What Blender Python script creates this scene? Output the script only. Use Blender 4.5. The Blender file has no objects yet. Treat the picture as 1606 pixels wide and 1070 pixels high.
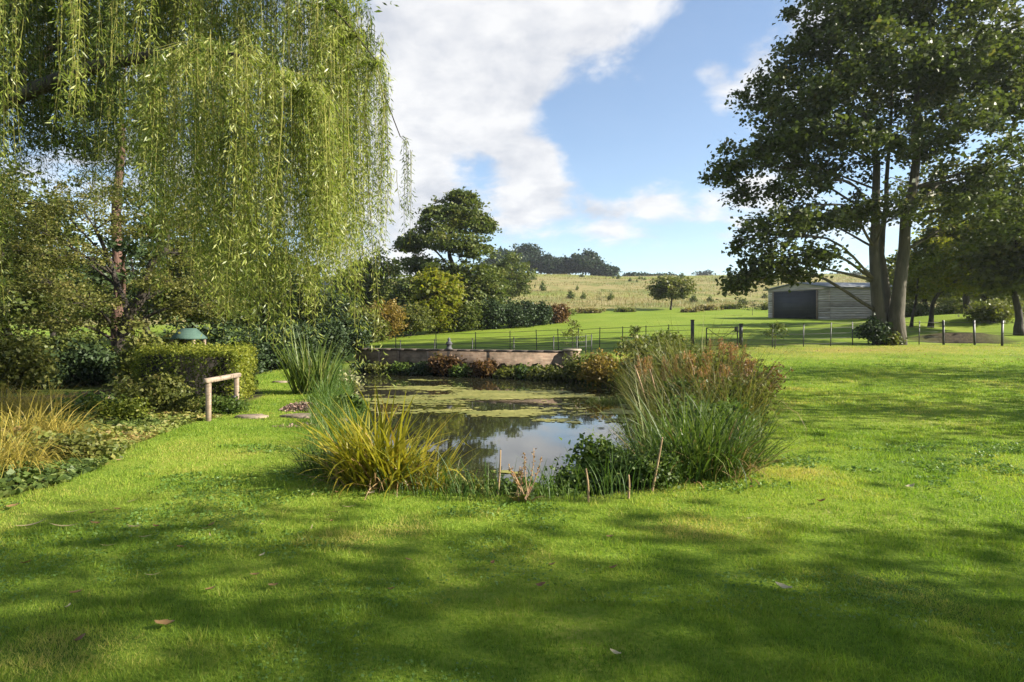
import bpy, math
import numpy as np
from mathutils import Vector

# ---------------------------------------------------------------- camera, sky, sun, exposure
sc = bpy.context.scene
COL = sc.collection
CAMZ, FPX, CX, HY = 1.6, 950.0, 803.0, 520.0
cam = bpy.data.cameras.new('camera'); camo = bpy.data.objects.new('camera', cam); COL.objects.link(camo)
cam.sensor_width = 36; cam.lens = FPX/1606*36; cam.shift_y = -15/1606
cam.clip_start = 0.05; cam.clip_end = 5000
camo.location = (0, 0, CAMZ); camo.rotation_euler = (math.radians(90), 0, 0)
sc.camera = camo
SUN_EL, SUN_AZ = 28.0, 100.0            # azimuth clockwise from +Y
el, az = math.radians(SUN_EL), math.radians(SUN_AZ)
SUND = Vector((math.cos(el)*math.sin(az), math.cos(el)*math.cos(az), math.sin(el)))
sl = bpy.data.lights.new('sun', 'SUN'); sl.energy = 4.5; sl.angle = math.radians(0.53); sl.color = (1, .93, .80)
so = bpy.data.objects.new('sun', sl); COL.objects.link(so)
so.rotation_euler = SUND.to_track_quat('Z', 'Y').to_euler()
sc.view_settings.view_transform = 'Standard'; sc.view_settings.look = 'None'
sc.view_settings.exposure = 1.74; sc.view_settings.gamma = 1
SKY_STRENGTH = 0.068

def pixdir(x, y):
    return Vector(((x-CX)/FPX, 1, (HY-y)/FPX)).normalized()

def build_world():
    w = bpy.data.worlds.new('World'); sc.world = w; w.use_nodes = True
    nt = w.node_tree; nt.nodes.clear(); N = nt.nodes.new; L = nt.links.new
    def val(n): return n.outputs[0]
    def math_(op, a, b=None, clamp=False):
        m = N('ShaderNodeMath'); m.operation = op; m.use_clamp = clamp
        for i, v in enumerate((a, b)):
            if v is None: continue
            if isinstance(v, (int, float)): m.inputs[i].default_value = v
            else: L(v, m.inputs[i])
        return m.outputs[0]
    out = N('ShaderNodeOutputWorld'); bg = N('ShaderNodeBackground'); L(bg.outputs[0], out.inputs[0])
    sky = N('ShaderNodeTexSky'); sky.sky_type = 'NISHITA'; sky.sun_disc = False
    sky.sun_elevation = el; sky.sun_rotation = az; sky.air_density = 1.0; sky.dust_density = .25; sky.ozone_density = 1.6
    tc = N('ShaderNodeTexCoord'); sep = N('ShaderNodeSeparateXYZ'); L(tc.outputs['Generated'], sep.inputs[0])
    zz = math_('ADD', math_('MAXIMUM', sep.outputs[2], 0.0), .30)
    comb = N('ShaderNodeCombineXYZ')                      # cloud layer seen in perspective
    L(math_('DIVIDE', sep.outputs[0], zz), comb.inputs[0]); L(math_('DIVIDE', sep.outputs[1], zz), comb.inputs[1])
    comb.inputs[2].default_value = 3.7
    def noise(vec, sc_, det, rough, dist=0.0):
        n = N('ShaderNodeTexNoise'); L(vec, n.inputs['Vector']); n.inputs['Scale'].default_value = sc_; n.inputs['Detail'].default_value = det
        n.inputs['Roughness'].default_value = rough; n.inputs['Distortion'].default_value = dist; return math_('SUBTRACT', n.outputs[0], .5)
    n1 = noise(comb.outputs[0], 2.6, 7, .60, .5); n2 = noise(comb.outputs[0], 7.5, 6, .62, .3)
    dens = math_('ADD', math_('MULTIPLY', n1, 2.6), math_('MULTIPLY', n2, 1.6))
    dens = math_('ADD', dens, .16)
    blobs = [(640,30,190,.60),(780,20,150,.50),(900,10,130,.40),(1000,20,95,.36),(680,190,130,.55),(630,290,100,.5),(770,150,100,.28),
             (1150,108,60,.75),(1090,150,50,.45),(875,265,55,.80),(820,275,50,.55),(1000,325,70,.60),(935,330,50,.35),(1065,315,55,.35),
             (840,335,80,.22),(1160,340,60,.6),(600,360,90,.4),(930,290,50,-.35),(1090,370,60,-.3),
             (970,180,110,-.75),(1090,225,80,-.8),(1090,40,80,-.6),(1190,10,70,-.4),(920,400,90,-.35),(1080,410,100,-.35),(750,265,45,-.4),(960,255,50,-.5),(870,190,60,-.4)]
    for x, y, r, wt in blobs:
        d = pixdir(x, y); ang = r/FPX*d.y
        dp = N('ShaderNodeVectorMath'); dp.operation = 'DOT_PRODUCT'; L(tc.outputs['Generated'], dp.inputs[0]); dp.inputs[1].default_value = d
        mr = N('ShaderNodeMapRange'); mr.interpolation_type = 'SMOOTHSTEP'; L(dp.outputs['Value'], mr.inputs[0])
        mr.inputs[1].default_value = math.cos(ang*1.45); mr.inputs[2].default_value = math.cos(ang*.1)
        mr.inputs[3].default_value = 0; mr.inputs[4].default_value = wt
        dens = math_('ADD', dens, mr.outputs[0])
    al = N('ShaderNodeMapRange'); al.interpolation_type = 'SMOOTHSTEP'; L(dens, al.inputs[0])
    al.inputs[1].default_value = -.05; al.inputs[2].default_value = .80; al.inputs[3].default_value = .06; al.inputs[4].default_value = .96
    n3 = noise(comb.outputs[0], 4.2, 6, .58, .2)
    cr = N('ShaderNodeValToRGB'); L(math_('ADD', math_('ADD', math_('MULTIPLY', n3, 1.5), .5), math_('MULTIPLY', n2, .5)), cr.inputs[0])
    cr.color_ramp.elements[0].position = .25; cr.color_ramp.elements[0].color = (.205,.214,.234,1)
    cr.color_ramp.elements[1].position = .62; cr.color_ramp.elements[1].color = (.30,.30,.302,1)
    sk = N('ShaderNodeVectorMath'); sk.operation = 'SCALE'; L(sky.outputs[0], sk.inputs[0]); sk.inputs['Scale'].default_value = SKY_STRENGTH
    cl = N('ShaderNodeVectorMath'); cl.operation = 'SCALE'; L(cr.outputs[0], cl.inputs[0]); cl.inputs['Scale'].default_value = 1.0
    mx = N('ShaderNodeMix'); mx.data_type = 'RGBA'; L(al.outputs[0], mx.inputs['Factor']); L(sk.outputs[0], mx.inputs[6]); L(cl.outputs[0], mx.inputs[7])
    L(mx.outputs[2], bg.inputs[0]); bg.inputs[1].default_value = 1.0
build_world()

# ---------------------------------------------------------------- helpers
rng = np.random.default_rng(7)
R = math.radians

def norm(v): return v/np.maximum(np.linalg.norm(v, axis=-1, keepdims=True), 1e-9)

def mk(name, parts, mat, parent=None, org=None, smooth=False, stuff=False):
    """one mesh object from a list of (verts, faces, tint) arrays given in world coordinates"""
    if parent is not None and org is None: org = parent['_w']
    org = np.array((0,0,0) if org is None else org, float)
    Vs, Ls, St, Ts = [], [], [], []; vo = lo = 0
    for V, F, T in parts:
        if len(V) == 0: continue
        V = np.asarray(V, float); F = np.asarray(F, np.int64)
        Vs.append(V-org); Ls.append((F+vo).ravel()); k = F.shape[1]
        St.append(lo+np.arange(len(F))*k); lo += F.size; vo += len(V)
        Ts.append(np.full(len(V), .5) if T is None else np.broadcast_to(np.asarray(T, float), (len(V),)))
    V = np.concatenate(Vs); Lp = np.concatenate(Ls); S = np.concatenate(St); T = np.concatenate(Ts)
    me = bpy.data.meshes.new(name)
    me.vertices.add(len(V)); me.vertices.foreach_set('co', V.astype(np.float32).ravel())
    me.loops.add(len(Lp)); me.loops.foreach_set('vertex_index', Lp.astype(np.int32))
    me.polygons.add(len(S)); me.polygons.foreach_set('loop_start', S.astype(np.int32))
    if smooth: me.polygons.foreach_set('use_smooth', np.ones(len(S), bool))
    me.update(calc_edges=True)
    a = me.attributes.new('tint', 'FLOAT', 'POINT'); a.data.foreach_set('value', T.astype(np.float32))
    me.materials.append(mat)
    o = bpy.data.objects.new(name, me); COL.objects.link(o)
    if parent is not None: o.parent = parent
    else: o.location = org
    if stuff: o['kind'] = 'stuff'
    return o

def tag(o, label, cat, group=None):
    o['label'] = label; o['category'] = cat
    if group: o['group'] = group
    return o
THINGS = []
def thing(name, label, cat, loc, group=None):
    o = bpy.data.objects.new(name, None); COL.objects.link(o); o.location = loc; o.empty_display_size = .3
    o['_w'] = [float(c) for c in loc]; THINGS.append(o)
    return tag(o, label, cat, group)
def structure(o): o['kind'] = 'structure'; return o

def box(c, s, rz=0.0, bev=0.0, tint=.5):
    """chamfered box, centre c, full size s, turned about z"""
    h = np.array(s, float)/2
    if bev <= 0:
        V = np.array([(x,y,z) for x in (-1,1) for y in (-1,1) for z in (-1,1)], float)*h
        F = np.array([(0,1,3,2),(4,6,7,5),(0,4,5,1),(2,3,7,6),(0,2,6,4),(1,5,7,3)])
    else:
        b = min(bev, h.min()*.9); hb = h-b
        ring = lambda e, z: [(-hb[0]-e,-hb[1]-e,z),(hb[0]+e,-hb[1]-e,z),(hb[0]+e,hb[1]+e,z),(-hb[0]-e,hb[1]+e,z)]
        V = np.array(ring(0,-h[2])+ring(b,-hb[2])+ring(b,hb[2])+ring(0,h[2]))
        F = [(3,2,1,0),(12,13,14,15)]
        for k in range(3):
            for i in range(4):
                j = (i+1) % 4; F.append((4*k+i,4*k+j,4*k+4+j,4*k+4+i))
        F = np.array(F)
    c_, s_ = math.cos(rz), math.sin(rz)
    V = V @ np.array([[c_,s_,0],[-s_,c_,0],[0,0,1]])
    return V+np.array(c, float), F, np.full(len(V), tint)

def beam(a, b, w, h, bev=.0, tint=.5):
    """box along a -> b, width w sideways, h upright"""
    a = np.array(a, float); b = np.array(b, float); d = b-a; ln = np.linalg.norm(d); d = d/ln
    up = np.array((0,0,1.)) if abs(d[2]) < .95 else np.array((0,1.,0))
    s = norm(np.cross(d, up)); u = np.cross(s, d)
    V, F, T = box((0,0,0), (ln, w, h), 0, bev, tint)
    V = V[:,:1]*d + V[:,1:2]*s + V[:,2:]*u + (a+b)/2
    return V, F, T

def tube(path, rad, k=7, tint=.5):
    P = np.asarray(path, float); n = len(P); rad = np.broadcast_to(np.asarray(rad, float), (n,))
    t = norm(np.gradient(P, axis=0))
    ref = np.array((1.,0,0)) if abs(t[:,0]).mean() < .7 else np.array((0,1.,0))
    s = norm(np.cross(t, ref)); u = np.cross(t, s)
    i_ = np.concatenate([[0], np.arange(n), [n-1]]); rad = np.concatenate([[rad[0]*.02], rad, [rad[-1]*.02]])   # closed ends
    P, s, u = P[i_], s[i_], u[i_]; n += 2
    a = np.arange(k)/k*2*np.pi
    V = (P[:,None]+rad[:,None,None]*(np.cos(a)[None,:,None]*s[:,None]+np.sin(a)[None,:,None]*u[:,None])).reshape(-1,3)
    i, j = np.meshgrid(np.arange(n-1), np.arange(k), indexing='ij'); j2 = (j+1) % k
    F = np.stack([i*k+j, i*k+j2, (i+1)*k+j2, (i+1)*k+j], -1).reshape(-1,4)
    return V, F, np.full(len(V), tint)

def curve(pts, n=10):
    """Catmull-Rom through points"""
    P = np.asarray(pts, float)
    if len(P) == 2: return P[0]+(P[1]-P[0])*np.linspace(0,1,n)[:,None]
    Q = np.vstack([2*P[0]-P[1], P, 2*P[-1]-P[-2]]); out = []
    m = len(P)-1; per = max(2, n//m)
    for i in range(m):
        t = np.linspace(0, 1, per, endpoint=False)[:,None]; a,b,c,d = Q[i:i+4]
        out.append(.5*((2*b)+(-a+c)*t+(2*a-5*b+4*c-d)*t**2+(-a+3*b-3*c+d)*t**3))
    out.append(P[-1:]); return np.vstack(out)

def leaves(C, size, asp=.7, up=.7, tint=None, r=rng, axis=None, fold=.12):
    C = np.asarray(C, float); n = len(C)
    nm = norm(r.normal(size=(n,3))*.6+np.array((0,0,up)))
    a = r.normal(size=(n,3)) if axis is None else axis+r.normal(size=(n,3))*.25
    a = norm(a-(a*nm).sum(-1,keepdims=True)*nm) if axis is None else norm(a)
    if axis is not None: nm = norm(nm-(nm*a).sum(-1,keepdims=True)*a)
    b = np.cross(nm, a)
    s = (np.broadcast_to(size, (n,))*r.uniform(.65,1.25,n))[:,None]
    f = nm*s*fold
    V = np.stack([C-a*s*.5, C+b*s*asp*.5+f-a*s*.05, C+a*s*.5, C-b*s*asp*.5+f-a*s*.05], 1).reshape(-1,3)
    F = np.arange(4*n).reshape(n,4)
    t = np.full(n,.5) if tint is None else np.broadcast_to(tint,(n,))
    t = np.clip(t+r.normal(size=n)*.13, 0, 1)
    return V, F, np.repeat(t, 4)

def blades(B, azi, L, W, th0, bend, nseg=5, p=1.4, tint=None, r=rng, fold=0):
    """tapering grass-like strips; th0 start lean from vertical, bend extra lean at the tip"""
    B = np.asarray(B, float); n = len(B)
    f = lambda v: np.broadcast_to(np.asarray(v, float), (n,))
    azi, L, W, th0, bend = map(f, (azi, L, W, th0, bend))
    s = np.linspace(0, 1, nseg+1)
    th = th0[:,None]+bend[:,None]*((s[None,:-1]+s[None,1:])/2)**p
    dl = L[:,None]/nseg
    h = np.hstack([np.zeros((n,1)), np.cumsum(np.sin(th)*dl, 1)]); z = np.hstack([np.zeros((n,1)), np.cumsum(np.cos(th)*dl, 1)])
    d = np.stack([np.cos(azi), np.sin(azi), 0*azi], -1)
    tw = azi+np.pi/2+r.normal(size=n)*.6
    sd = np.stack([np.cos(tw), np.sin(tw), 0*tw], -1)
    P = B[:,None]+d[:,None]*h[:,:,None]+np.array((0,0,1.))*z[:,:,None]
    w = W[:,None]*np.clip(np.minimum(.55+1.2*s, 1.0)*(1-s**2.2)+.03, .03, 1)[None]*.5
    A = P-sd[:,None]*w[:,:,None]; C = P+sd[:,None]*w[:,:,None]
    V = np.stack([A, C], 2).reshape(-1,3)
    i = np.arange(n)[:,None]*(2*(nseg+1))+np.arange(nseg)[None]*2
    F = np.stack([i, i+1, i+3, i+2], -1).reshape(-1,4)
    t = np.full(n,.5) if tint is None else np.broadcast_to(tint,(n,))
    T = np.clip(t+r.normal(size=n)*.12, 0, 1)
    return V, F, np.repeat(T, 2*(nseg+1))

class VNoise:
    def __init__(s, seed): s.g = np.random.default_rng(seed).random((128,128))
    def one(s, x, y):
        xi = np.floor(x).astype(int); yi = np.floor(y).astype(int); fx = x-xi; fy = y-yi
        fx = fx*fx*(3-2*fx); fy = fy*fy*(3-2*fy); g = s.g
        a = g[xi%128, yi%128]; b = g[(xi+1)%128, yi%128]; c = g[xi%128, (yi+1)%128]; d = g[(xi+1)%128, (yi+1)%128]
        return a*(1-fx)*(1-fy)+b*fx*(1-fy)+c*(1-fx)*fy+d*fx*fy
    def __call__(s, x, y, o=4):
        t = 0; amp = 1; tot = 0
        for k in range(o): t = t+amp*s.one(x*2**k+17.3*k, y*2**k+5.1*k); tot += amp; amp *= .55
        return t/tot
vn1, vn2, vn3 = VNoise(1), VNoise(2), VNoise(3)

# ---------------------------------------------------------------- terrain
WATER = -0.28
POND = np.array([(-1.75,6.6),(-1.0,6.15),(0,5.95),(.9,6.0),(1.7,6.5),(2.5,7.5),(3.1,9),(3.6,12),(4.1,16),(4.0,20),(2.9,23.6),(2.2,24.0),(-7.3,28.2),
                 (-7.2,25.5),(-6.5,22.5),(-5.5,18.5),(-4.6,15),(-3.9,12.4),(-3.2,10.6),(-2.6,8.5)], float)
def poly_sd(x, y, poly):
    """signed distance, negative inside"""
    x = np.asarray(x, float); y = np.asarray(y, float); d = np.full(x.shape, 1e9); ins = np.zeros(x.shape, bool)
    n = len(poly)
    for i in range(n):
        ax, ay = poly[i]; bx, by = poly[(i+1) % n]; ex, ey = bx-ax, by-ay
        t = np.clip(((x-ax)*ex+(y-ay)*ey)/(ex*ex+ey*ey), 0, 1)
        d = np.minimum(d, np.hypot(x-ax-t*ex, y-ay-t*ey))
        c = (ay > y) != (by > y)
        with np.errstate(divide='ignore', invalid='ignore'): ins ^= c & (x < ex*(y-ay)/(ey if ey else 1e-9)+ax)
    return np.where(ins, -d, d)
PY = [29,36,42,60,75,110,160,220,280,340,600,2500]; PZ = [.82,1.2,1.6,2.9,4.1,7.8,14.2,21.8,25.5,26,24,22]
def gbase(x, y):
    x = np.asarray(x, float); y = np.asarray(y, float)
    cs = .045*(np.clip(x,-14,8)-8)+.012*(np.clip(x,8,30)-8)
    far = np.interp(y, PY, PZ)+cs*np.interp(y, [29,60,120], [1,1,.2])
    g29 = .82+cs
    near = g29*np.clip((y-8)/21, 0, 1)**1.25
    z = np.where(y < 29, near, far)
    z = z+.05*(vn1(x*.12+40, y*.12+40, 2)-.5)*np.clip((y-3)/6, 0, 1)+(vn2(x*.02+9, y*.02+9, 2)-.5)*np.clip((y-80)/100, 0, 1)*3
    # bank rising on the far right behind the fence, ditch beside it
    z = z+1.0*np.exp(-((x-31)/7)**2-((y-41)/4.0)**2)
    hp = np.clip(1-((x-23.8)/2.8)**2,0,1)**.7; st = np.clip((y-31.9)/.35,0,1); z = z+hp*(.42*st*st*(3-2*st)*np.exp(-np.maximum(y-32.3,0)/7)-.25*np.exp(-((y-31.2)/1.0)**2))
    return z
def gz(x, y):
    z = gbase(x, y); sd = poly_sd(x, y, POND)
    k = np.clip(-sd/.55, 0, 1); k = k*k*(3-2*k)
    return z-k*np.maximum(z+1.1, 0)
def g1(x, y): return float(gz(np.array([x]), np.array([y]))[0])
def P(x, y, D): return np.array(((x-CX)/FPX*D, D, CAMZ+(HY-y)/FPX*D))
def GD(x, D): X = (x-CX)/FPX*D; return np.array((X, D, g1(X, D)))
def GP(x, y, lo=2.0, hi=300.0):
    """ground point seen at a pixel (nearest crossing)"""
    D = np.geomspace(lo, hi, 700); X = (x-CX)/FPX*D; f = CAMZ+(HY-y)/FPX*D-gbase(X, D)
    i = int(np.argmax(f < 0)); i = i if i else len(D)-1
    return GD(x, D[i])

# ---------------------------------------------------------------- materials
def new_mat(name):
    m = bpy.data.materials.new(name); m.use_nodes = True; nt = m.node_tree; nt.nodes.clear()
    o = nt.nodes.new('ShaderNodeOutputMaterial'); return m, nt, nt.nodes.new, nt.links.new, o
def ramp(N, cols, pos=None):
    r = N('ShaderNodeValToRGB'); e = r.color_ramp.elements
    pos = pos or list(np.linspace(0,1,len(cols)))
    e[0].position = pos[0]; e[0].color = (*cols[0],1); e[1].position = pos[-1]; e[1].color = (*cols[-1],1)
    for p_, c_ in list(zip(pos, cols))[1:-1]: k = e.new(p_); k.color = (*c_,1)
    return r
def leaf_mat(name, cols, trans=.42, rough=.5, spec=.25, tboost=(1.25,1.35,.7)):
    m, nt, N, L, o = new_mat(name)
    at = N('ShaderNodeAttribute'); at.attribute_name = 'tint'
    r = ramp(N, cols); L(at.outputs['Fac'], r.inputs[0])
    p = N('ShaderNodeBsdfPrincipled'); L(r.outputs[0], p.inputs['Base Color']); p.inputs['Roughness'].default_value = rough
    p.inputs['Specular IOR Level'].default_value = spec
    t = N('ShaderNodeBsdfTranslucent'); mu = N('ShaderNodeVectorMath'); mu.operation = 'MULTIPLY'; L(r.outputs[0], mu.inputs[0]); mu.inputs[1].default_value = tboost
    L(mu.outputs[0], t.inputs[0])
    x = N('ShaderNodeMixShader'); x.inputs[0].default_value = trans; L(p.outputs[0], x.inputs[1]); L(t.outputs[0], x.inputs[2]); L(x.outputs[0], o.inputs[0])
    return m
def rough_mat(name, cols, scale=6, stretch=(1,1,1), bump=.4, rough=.85, pos=None, bscale=None, dist=.02, spec=.3):
    m, nt, N, L, o = new_mat(name)
    tc = N('ShaderNodeTexCoord'); mp = N('ShaderNodeMapping'); mp.inputs['Scale'].default_value = stretch; L(tc.outputs['Object'], mp.inputs[0])
    n = N('ShaderNodeTexNoise'); n.inputs['Scale'].default_value = scale; n.inputs['Detail'].default_value = 8; n.inputs['Roughness'].default_value = .65; L(mp.outputs[0], n.inputs[0])
    at = N('ShaderNodeAttribute'); at.attribute_name = 'tint'
    ad = N('ShaderNodeMath'); ad.operation = 'ADD'; L(n.outputs[0], ad.inputs[0])
    sb = N('ShaderNodeMath'); sb.operation = 'MULTIPLY_ADD'; L(at.outputs['Fac'], sb.inputs[0]); sb.inputs[1].default_value = .5; sb.inputs[2].default_value = -.25
    L(sb.outputs[0], ad.inputs[1])
    r = ramp(N, cols, pos or list(np.linspace(.25,.75,len(cols)))); L(ad.outputs[0], r.inputs[0])
    p = N('ShaderNodeBsdfPrincipled'); L(r.outputs[0], p.inputs['Base Color']); p.inputs['Roughness'].default_value = rough; p.inputs['Specular IOR Level'].default_value = spec
    n2 = N('ShaderNodeTexNoise'); n2.inputs['Scale'].default_value = bscale or scale*3; n2.inputs['Detail'].default_value = 6; L(mp.outputs[0], n2.inputs[0])
    b = N('ShaderNodeBump'); b.inputs['Strength'].default_value = bump; b.inputs['Distance'].default_value = dist; L(n2.outputs[0], b.inputs['Height']); L(b.outputs[0], p.inputs['Normal'])
    L(p.outputs[0], o.inputs[0]); return m

G_LAWN = [(.065,.13,.016),(.152,.245,.028),(.255,.32,.042),(.42,.35,.11)]
M_grass = leaf_mat('lawn_blades', G_LAWN, trans=.42, spec=.15)
M_willow = leaf_mat('willow_leaf', [(.035,.058,.010),(.105,.145,.022),(.22,.255,.042),(.38,.38,.14)], trans=.42, rough=.4, spec=.4)
M_syc = leaf_mat('sycamore_leaf', [(.034,.048,.014),(.062,.082,.022),(.10,.12,.03),(.15,.125,.044)], trans=.30, rough=.45)
M_oak = leaf_mat('mid_green_leaf', [(.045,.065,.016),(.08,.108,.023),(.12,.138,.03),(.15,.13,.04)], trans=.3)
M_dark = leaf_mat('dark_evergreen_leaf', [(.013,.026,.010),(.028,.048,.016),(.048,.074,.024),(.07,.095,.03)], trans=.15, rough=.55, spec=.25)
M_olive = leaf_mat('olive_leaf', [(.045,.06,.014),(.09,.105,.024),(.15,.155,.034),(.20,.165,.055)], trans=.35)
M_thorn = leaf_mat('thorn_leaf', [(.055,.065,.018),(.11,.12,.03),(.19,.18,.05),(.25,.18,.08)], trans=.4)
M_yel = leaf_mat('yellow_green_leaf', [(.07,.09,.01),(.14,.16,.015),(.22,.21,.02),(.26,.20,.04)], trans=.45)
M_orange = leaf_mat('autumn_orange_leaf', [(.09,.07,.015),(.17,.12,.025),(.24,.16,.035),(.22,.20,.04)], trans=.4)
M_rust = leaf_mat('rusty_red_leaf', [(.045,.028,.014),(.10,.052,.022),(.155,.085,.032),(.09,.09,.022)], trans=.35)
M_far = leaf_mat('far_wood_leaf', [(.016,.030,.014),(.026,.046,.020),(.042,.062,.024)], trans=.2)
M_fresh = leaf_mat('fresh_green_leaf', [(.028,.055,.012),(.06,.10,.018),(.105,.15,.03),(.16,.18,.05)], trans=.35)
M_iris = leaf_mat('green_blade', [(.035,.065,.014),(.075,.115,.024),(.13,.17,.036),(.27,.24,.09)], trans=.35, rough=.4)
M_irisy = leaf_mat('yellowing_blade', [(.10,.11,.012),(.20,.19,.018),(.33,.28,.03),(.34,.20,.05)], trans=.42, rough=.4)
M_gold = leaf_mat('golden_blade', [(.13,.125,.022),(.25,.205,.035),(.36,.28,.06),(.36,.30,.13)], trans=.35)
M_reed = leaf_mat('olive_reed_blade', [(.05,.06,.015),(.10,.11,.025),(.17,.16,.045),(.26,.20,.09)], trans=.35)
M_stickleaf = leaf_mat('dead_blade', [(.08,.045,.02),(.18,.11,.045),(.30,.20,.09),(.40,.31,.17)], trans=.25)
M_plume = leaf_mat('orange_seed_plume', [(.20,.10,.04),(.32,.17,.07),(.42,.27,.13)], trans=.4)
M_meadow = leaf_mat('dry_meadow_blade', [(.11,.11,.03),(.19,.155,.06),(.25,.195,.09),(.13,.15,.035)], trans=.3)
M_weed = leaf_mat('pond_weed', [(.12,.14,.025),(.24,.23,.055),(.36,.33,.10)], trans=.1, rough=.6)
M_deadleaf = leaf_mat('fallen_leaf', [(.12,.06,.03),(.20,.11,.05),(.30,.20,.08),(.36,.31,.20)], trans=.2)
M_bark = rough_mat('grey_brown_bark', [(.025,.022,.013),(.07,.062,.042),(.105,.09,.066),(.20,.175,.14)], scale=3.2, stretch=(1,1,.22), bump=.9, dist=.05)
M_barkd = rough_mat('dark_bark', [(.012,.010,.008),(.035,.028,.022),(.07,.056,.042)], scale=6, stretch=(1,1,.25), bump=.8, dist=.04)
M_barkr = rough_mat('red_brown_bark', [(.045,.025,.018),(.10,.055,.04),(.17,.10,.075)], scale=5, stretch=(1,1,.2), bump=.9, dist=.05)
M_twig = rough_mat('yellow_twig', [(.09,.09,.02),(.20,.19,.04)], scale=3, bump=.1)
M_wood = rough_mat('weathered_timber', [(.12,.088,.062),(.235,.175,.125),(.35,.275,.21)], scale=7, stretch=(.4,.4,4), bump=.4, dist=.006)
M_board = rough_mat('silvered_board', [(.26,.225,.195),(.42,.37,.325),(.58,.52,.47)], scale=2.2, stretch=(.5,.5,5), bump=.3, dist=.01)
M_stick = rough_mat('dry_stalk', [(.16,.10,.05),(.30,.20,.11),(.42,.31,.18)], scale=9, bump=.2)
M_iron = rough_mat('black_iron', [(.012,.012,.012),(.028,.027,.025)], scale=12, bump=.1, rough=.55, spec=.5)
M_door = rough_mat('charcoal_door', [(.034,.035,.039),(.046,.047,.052)], scale=2, bump=.05, rough=.5)
M_roof = rough_mat('grey_roof_sheet', [(.12,.13,.14),(.22,.23,.24)], scale=1.5, bump=.1, rough=.6)
M_white = rough_mat('pale_render', [(.42,.42,.43),(.58,.58,.60)], scale=1.5, bump=.1)
M_green_roof = rough_mat('green_felt', [(.04,.08,.06),(.07,.12,.095)], scale=6, bump=.3)
M_stone = rough_mat('sandstone', [(.10,.075,.05),(.20,.15,.105),(.30,.24,.18)], scale=4, bump=.6, dist=.02)
M_greystone = rough_mat('grey_stone', [(.04,.04,.045),(.08,.08,.085),(.14,.135,.13)], scale=7, bump=.6, dist=.02)
M_coping = rough_mat('mossy_coping', [(.045,.04,.035),(.10,.075,.06),(.17,.13,.10)], scale=5, bump=.5, dist=.01)
M_mulch = rough_mat('pink_brown_mulch', [(.13,.075,.055),(.28,.17,.13),(.42,.30,.24)], scale=14, bump=.8, dist=.03)

def brick_mat():
    m, nt, N, L, o = new_mat('old_red_brick')
    tc = N('ShaderNodeTexCoord'); mp = N('ShaderNodeMapping'); mp.inputs['Rotation'].default_value = (R(90),0,0); L(tc.outputs['Object'], mp.inputs[0])
    b = N('ShaderNodeTexBrick'); L(mp.outputs[0], b.inputs[0]); b.inputs['Scale'].default_value = 1
    b.inputs['Brick Width'].default_value = .225; b.inputs['Row Height'].default_value = .075; b.inputs['Mortar Size'].default_value = .006
    b.inputs['Color1'].default_value = (.185,.122,.088,1); b.inputs['Color2'].default_value = (.28,.205,.152,1); b.inputs['Mortar'].default_value = (.22,.19,.15,1)
    n = N('ShaderNodeTexNoise'); n.inputs['Scale'].default_value = 2.2; n.inputs['Detail'].default_value = 7; L(tc.outputs['Object'], n.inputs[0])
    r = ramp(N, [(.42,.42,.36),(.9,.88,.82),(1.25,1.2,1.1)], [.3,.5,.72]); L(n.outputs[0], r.inputs[0])
    mu = N('ShaderNodeVectorMath'); mu.operation = 'MULTIPLY'; L(b.outputs[0], mu.inputs[0]); L(r.outputs[0], mu.inputs[1])
    p = N('ShaderNodeBsdfPrincipled'); L(mu.outputs[0], p.inputs['Base Color']); p.inputs['Roughness'].default_value = .9
    bp = N('ShaderNodeBump'); bp.inputs['Strength'].default_value = .6; bp.inputs['Distance'].default_value = .01; bp.invert = True; L(b.outputs['Fac'], bp.inputs['Height']); L(bp.outputs[0], p.inputs['Normal'])
    L(p.outputs[0], o.inputs[0]); return m
M_brick = brick_mat()

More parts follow.
